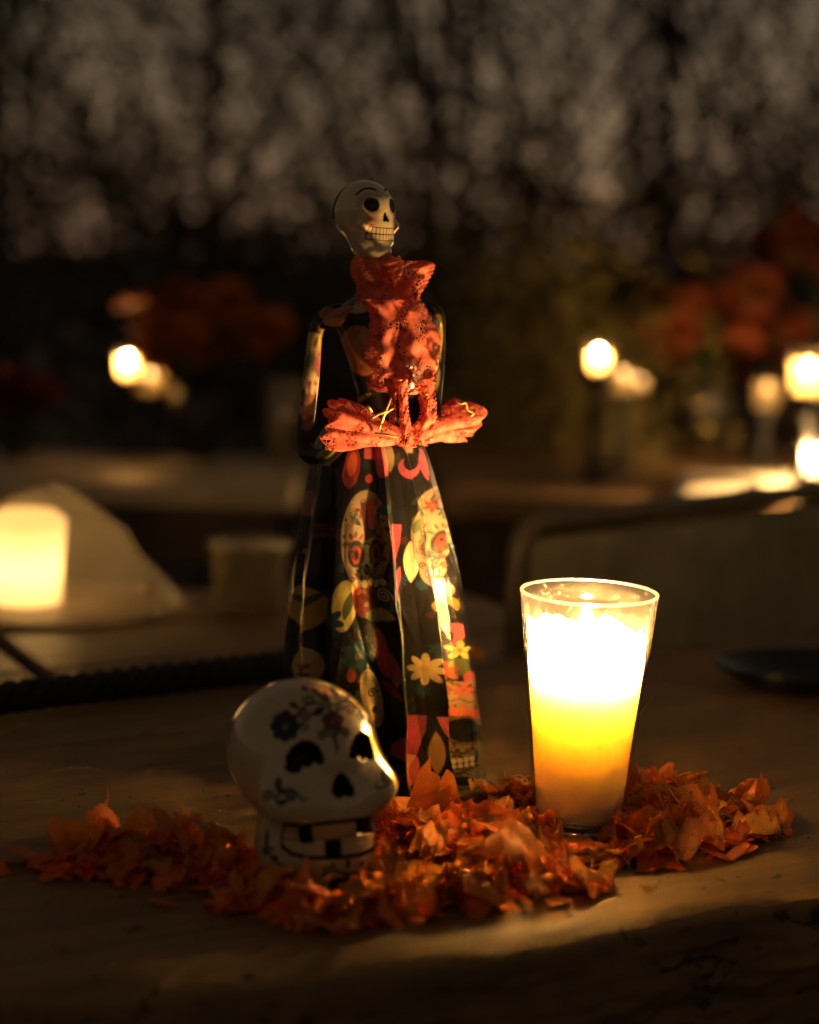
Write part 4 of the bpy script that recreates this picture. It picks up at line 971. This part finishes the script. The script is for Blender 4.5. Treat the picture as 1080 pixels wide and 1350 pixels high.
# ------------------------------------------------------------------ tables beyond
dkw = simple('dark_table_wood', (.060, .034, .014), .42, .4, 9, .1); ltop = simple('pale_tabletop', (.52, .42, .25), .45, .2, 6, .1)
def far_table(name, x0, x1, y0, y1, z, mat, apron, label, rz=0.0):
    cx_, cy_ = (x0+x1)/2, (y0+y1)/2
    t_ = thing(name, (cx_, cy_, -.75), label, 'table', rz=rz); z += .75
    npl = 4; pw = (y1-y0)/npl
    for k in range(npl): MB().box((0, y0-cy_+pw*(k+.5), z-.018), (x1-x0, pw-.004, .036), bev=.004).build('plank', mat, t_, False)
    for s_ in (-1, 1): MB().box((0, s_*((y1-y0)/2-.05), z-.086), (x1-x0-.08, .03, .10), bev=.003).build('apron', apron, t_, False)
    for sx in (-1, 1):
        for sy in (-1, 1): MB().box((sx*((x1-x0)/2-.06), sy*((y1-y0)/2-.06), (z-.036)/2), (.06, .06, z-.036), bev=.004).build('leg', apron, t_, False)
    return t_
n0 = onz(575, 650); far_table('dining_table', n0[0], 1.75, n0[1], n0[1]+1.0, 0, simple('brown_table_wood', (.26, .15, .06), .4, .3, 9, .1), dkw, 'dark wooden dining table behind the drab chair with candles on it', rz=.03)
n1 = onz(240, 640); far_table('dining_table', -1.7, at(392, 620, 2.75)[0], n1[1], n1[1]+.42, 0, ltop, dkw, 'pale topped dining table behind the glowing covered lamp at left')
sh = onz(985, 648, .004)
sheet_o = at(990, 640, 2.62); Z_ = .02
paper = NT('white_paper'); paper.set(Base_Color=(.85, .80, .66), Roughness=.7); f1 = paper.noise(20, vec=paper.coords()); paper.bump(f1, .1)
p0, p1, p2, p3 = onz(888, 660, .012), onz(1110, 640, .012), onz(1110, 622, .012), onz(896, 621, .012)
pm = (p0+p1+p2+p3)/4; pts = np.array((p0, p1, p2, p3))-pm
nn = 14; pg = np.array([[(pts[0]*(1-a)+pts[1]*a)*(1-b)+(pts[3]*(1-a)+pts[2]*a)*b+np.array((0, 0, .006*math.sin(a*5)*math.sin(b*4))) for b in np.linspace(0, 1, nn)] for a in np.linspace(0, 1, nn)])
po = mk('place_mat', pg, gridf(nn, nn), paper.m); po.location = pm; tag(po, 'brightly lit white paper place mat on the dining table at right', 'place mat'); s_ = po.modifiers.new('paper', 'SOLIDIFY'); s_.thickness = .003

# candles of the far tables
vot_wax = NT('votive_glow'); tr = vot_wax.n('BsdfTranslucent'); tr.inputs[0].default_value = (.95, .82, .55, 1); df = vot_wax.n('BsdfDiffuse'); df.inputs[0].default_value = (.9, .8, .6, 1); tp = vot_wax.n('BsdfTransparent'); tp.inputs[0].default_value = (1, .9, .75, 1)
vot_wax.surf(vot_wax.mixsh(.45, vot_wax.mixsh(.35, tr.outputs[0], df.outputs[0]), tp.outputs[0]))
far_flame = emitter('far_flame', CANDLE, 240); soft_flame = emitter('weak_flame', CANDLE, 10); mid_flame = emitter('mid_flame', CANDLE, 330); fill_flame = emitter('added_fill_flame', CANDLE, 4200)
def far_candle(px, py, Y, label, rad_=.034, h=.10, flm=None, z0=0.0, tall=False):
    c = at(px, py, Y); zc = c[2]
    o = thing('glass_candle', (c[0], c[1], z0), label, 'candle', 'candles on the tables behind')
    base = max(zc-h*.55-z0, .001)
    if base > .02:
        MB().lathe([(0, 0), (.034, 0), (.034, .006), (.012, .012), (.009, base*.5), (.014, base*.6), (.009, base*.8), (.030, base), (0, base)], 20).build('holder', simple('pale_holder', (.018, .016, .014), .5) if 'pale_holder' not in bpy.data.materials else bpy.data.materials['pale_holder'], o)
    else: base = .001
    MB().lathe([(0, base+.001), (rad_*.8, base+.001), (rad_, base+h), (rad_-.002, base+h), (rad_*.8-.002, base+.003)], 24).build('cup', gl.m, o)
    if flm is not fill_flame: MB().lathe([(0, base+.004), (rad_*.78-.002, base+.004), (rad_*.93-.003, base+h*.72), (rad_*.86-.003, base+h*.70), (rad_*.6, base+h*.45), (0, base+h*.42)], 24).build('wax', vot_wax.m, o)
    MB().lathe(fl, 10, c=(0, 0, base+h*.46)).build('flame', flm or far_flame, o)
    return o
far_candle(790, 470, 2.9, 'tall-footed candle glowing left of the red flowers on the far table', .022, .05, mid_flame)
far_candle(822, 497, 3.1, 'dim candle just right of the tall-footed one on the far table', .026, .06, soft_flame)
far_candle(1066, 487, 2.75, 'brightest far candle at the right edge of the picture', .032, .075, mid_flame)
far_candle(1076, 606, 2.74, 'low candle added to light the white place mat at its end', .018, .04, fill_flame)  # added candle, put in only to light the place mat
far_candle(1012, 512, 3.2, 'dim candle left of the brightest far candle', .030, .075, soft_flame)
far_candle(845, 505, 3.55, 'faint small candle behind the dark flower pot at right', .020, .04, soft_flame)
far_candle(168, 478, 3.08, 'small candle glowing left under the orange bouquet', .022, .05, mid_flame)
far_candle(198, 498, 3.1, 'second small candle close under the orange bouquet', .030, .055, soft_flame)

# bouquets
mari = leafy('marigold_bloom', (.34, .09, .010), .2, .7, .3); maro = leafy('red_bloom', (.19, .034, .006), .2, .7, .3); leafm = leafy('bouquet_leaf', (.05, .07, .02), .3, .5)
pot_m = simple('dark_pot', (.02, .016, .012), .5, .3)
def bloom_mesh(mat, k):
    rg = np.random.default_rng(k); m = MB()
    for ringk, (cnt, rr_, el) in enumerate(((11, .030, 5), (10, .026, 30), (8, .019, 55), (5, .011, 75))):
        for q in range(cnt):
            a = 2*PI*(q+rg.uniform(-.2, .2))/cnt; e_ = rad(el+rg.uniform(-8, 8)); wv = .009
            d_ = np.array((math.cos(a)*math.cos(e_), math.sin(a)*math.cos(e_), math.sin(e_))); s_ = np.array((-math.sin(a), math.cos(a), 0)); u_ = np.cross(d_, s_)*-1
            p = [d_*.003-s_*.002, d_*.003+s_*.002, d_*rr_*.7-s_*wv+u_*.003, d_*rr_*.7+s_*wv+u_*.003, d_*rr_-s_*wv*.6, d_*rr_+s_*wv*.6]
            m.add(p, [(0, 2, 3, 1), (2, 4, 5, 3)])
    return m.build('flower', mat)
def bouquet(px, py, Y, rx, rz_, cnt, mat, label, potw, pot_h, z0=0.0, seed=0):
    c = at(px, py, Y); o = thing('flower_bouquet', (c[0], c[1], z0), label, 'bouquet', 'flower arrangements on the tables behind'); zc = c[2]-z0
    rg = random.Random(seed); first = None
    MB().lathe([(0, .001), (potw*.7, .001), (potw, pot_h*.6), (potw*.9, pot_h), (potw*.8, pot_h), (potw*.85, pot_h*.6), (0, .01)], 24).build('pot', pot_m, o)
    lf = MB()
    for _ in range(cnt):
        a = rg.uniform(0, 2*PI); u = rg.uniform(-1, 1); r_ = rg.uniform(.55, 1)
        p = (rx*r_*math.cos(a)*math.sqrt(1-u*u), rx*.8*r_*math.sin(a)*math.sqrt(1-u*u), zc+rz_*u*r_)
        if first is None: first = bloom_mesh(mat, seed); f_ = first
        else: f_ = first.copy(); COL.objects.link(f_)
        f_.parent = o; f_.location = p; f_.scale = (1.25*rg.uniform(.8, 1.3),)*3
        f_.rotation_euler = (rg.uniform(-1.2, .3), rg.uniform(-.8, .8), rg.uniform(0, 6)); lf.tube([(0, 0, pot_h*.7), (p[0]*.5, p[1]*.5, (pot_h+p[2])*.5), p], .003, 5)
        for _ in range(4):
            b = np.array(p)*np.array((.8, .8, 1))+np.array([rg.uniform(-.04, .04) for _ in range(3)])-np.array((0, 0, .03)); a2 = rg.uniform(0, 6.3); dd = np.array((math.cos(a2), math.sin(a2), rg.uniform(-.4, .6)))*.035; ss = np.array((-math.sin(a2), math.cos(a2), .2))*.011
            lf.add([b, b+dd*.5-ss, b+dd, b+dd*.5+ss], [(0, 1, 2, 3)])
    lf.build('greenery', leafm.m, o)
bouquet(262, 428, 3.05, .135, .075, 34, mari.m, 'orange marigold bouquet in dark pot on the pale table', .05, .13, seed=3)
bouquet(940, 425, 3.45, .19, .11, 46, maro.m, 'large red and orange bouquet in a dark pot on the dining table', .07, .16, seed=6)
bouquet(1068, 340, 3.65, .12, .10, 22, maro.m, 'tall orange bouquet at the far right above the brightest candle', .06, .22, seed=9)
bouquet(22, 520, 2.95, .06, .022, 14, maro.m, 'low red bouquet at the left edge of the pale table', .03, .02, seed=12)
# a clear tall glass on the pale table
c = at(372, 540, 3.0); tg = thing('drinking_glass', (c[0], c[1], 0), 'tall clear glass on the pale table beside the orange bouquet', 'glass')
MB().lathe([(0, .002), (.022, .002), (.032, .15), (.030, .15), (.020, .006), (0, .006)], 24).build('glass_wall', clear.m, tg)

# ------------------------------------------------------------------ trees and shrubs round the patio
bark = simple('bark', (.03, .022, .015), .9, .4, 25, .6)
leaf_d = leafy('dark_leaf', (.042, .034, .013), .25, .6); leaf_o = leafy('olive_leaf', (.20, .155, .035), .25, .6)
def leaves(name, centers, size, mat, parent, rg, hang=.4):
    n_ = len(centers); L = rg.uniform(.7, 1.4, n_)*size; W = L*rg.uniform(.22, .42, n_)
    d = rg.normal(size=(n_, 3)); d[:, 2] -= hang*2; d /= np.linalg.norm(d, axis=1)[:, None]
    s = np.cross(d, rg.normal(size=(n_, 3))); s /= np.linalg.norm(s, axis=1)[:, None]
    V = np.stack((centers, centers+d*(L*.5)[:, None]-s*(W*.5)[:, None], centers+d*L[:, None], centers+d*(L*.5)[:, None]+s*(W*.5)[:, None]), 1).reshape(-1, 3)
    return mk(name, V, np.arange(n_*4, dtype=np.int32).reshape(-1, 4), mat, parent, False)
def tree(x, y, hgt, r, zlo, ncl, per, label, cat='tree', seed=0, mat=None, size=.042, hang=.5, strands=True, lean=0.0, cname='tree', slant=0.0):
    rg = np.random.default_rng(seed); o = thing(cname, (x, y, -.75), label, cat, 'trees around the patio')
    tk = MB(); tp_ = smooth_path([(0, 0, 0), (lean*.3, .02, hgt*.35), (lean, -.03, hgt*.7), (lean*1.3, 0, hgt*.95)], 14); tk.tube(tp_, np.linspace(.020, .008, 14)*(hgt/2.6), 10)
    cs = []
    for k in range(ncl):
        a = rg.uniform(0, 2*PI); q = math.sqrt(rg.uniform(0, 1)); e = np.array((lean+(rg.uniform(-r, r) if strands else r*q*math.cos(a)), r*.6*q*math.sin(a), rg.uniform(zlo, hgt)))
        if k % 28 == 0:
            b = tp_[rg.integers(5, 13)]; tk.tube(smooth_path([b, (b+e)/2+np.array((0, 0, .12)), e], 8), np.linspace(.016, .003, 8), 5)
        m_ = per
        if strands:
            t_ = rg.uniform(0, 1, m_); sw = (rg.normal(slant, .10), rg.uniform(-.12, .12)); ln = rg.uniform(.35, .9)
            c_ = np.stack((e[0]+sw[0]*t_+rg.normal(0, .018, m_), e[1]+sw[1]*t_+rg.normal(0, .018, m_), e[2]-ln*t_), 1)
        else: c_ = e+rg.normal(0, 1, (m_, 3))*np.array((.13, .11, .11))
        cs.append(c_)
    cs = np.concatenate(cs); cs = cs[cs[:, 2] > .05]
    tk.build('trunk', bark, o); leaves('crown', cs, size, mat or leaf_d.m, o, rg, hang)
    return o
for k_, (tx_, ty_, sl_, lb_) in enumerate(((-2.05, 5.0, .34, 'leafy dark tree at the far left behind the tables'), (-1.35, 5.5, .30, 'leafy dark tree behind the orange bouquet'), (-.62, 5.1, .26, 'leafy dark tree between the orange bouquet and the figurine'),
        (.05, 5.6, .18, 'leafy dark tree straight behind the skull-headed figurine'), (.72, 5.2, .10, 'weeping dark tree behind the olive bush'), (1.40, 5.5, .04, 'weeping dark tree behind the red bouquet'), (2.10, 5.1, .02, 'weeping dark tree at the far right behind the tables'))):
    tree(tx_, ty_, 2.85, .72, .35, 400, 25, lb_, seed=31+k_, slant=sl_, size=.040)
tree(-1.6, 6.7, 3.0, 1.1, .5, 260, 22, 'second row tree seen between the left trees', seed=6, slant=.3)
tree(.2, 6.9, 3.0, 1.1, .5, 260, 22, 'second row tree seen behind the figurine head', seed=7, slant=.2)
tree(1.9, 6.8, 3.0, 1.1, .5, 260, 22, 'second row tree seen behind the red bouquet at right', seed=41, slant=.05)
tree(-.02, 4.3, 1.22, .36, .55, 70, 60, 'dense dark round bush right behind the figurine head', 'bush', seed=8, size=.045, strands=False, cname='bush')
tree(.19, 3.35, 1.10, .10, .10, 60, 120, 'olive green bush lit by candles behind the chair', 'bush', seed=9, mat=leaf_o.m, size=.024, strands=False, cname='bush', lean=.06)
tree(-1.05, 4.0, .62, .50, .05, 70, 50, 'low dark hedge bush behind the pale table', 'bush', seed=10, size=.045, strands=False, cname='bush')
for k_, (bx1, by1, bh, br, lb_) in enumerate(((-2.3, 7.6, 1.35, .5, 'rounded dark shrub low on the skyline at far left'), (-1.45, 8.0, 1.75, .5, 'taller dark shrub on the skyline above the small left candle'), (-.75, 7.7, 1.30, .45, 'low dark shrub on the skyline left of the figurine head'),
        (.05, 8.1, 1.65, .5, 'dark shrub on the skyline hidden partly by the figurine head'), (.85, 7.7, 1.45, .45, 'dark shrub on the skyline above the tall-footed candle'), (1.6, 8.0, 1.85, .5, 'tall dark shrub on the skyline behind the red bouquet'), (2.35, 7.6, 1.4, .5, 'rounded dark shrub on the skyline at far right'))):
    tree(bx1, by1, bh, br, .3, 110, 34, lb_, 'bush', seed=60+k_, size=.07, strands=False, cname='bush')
print('petals', placed)
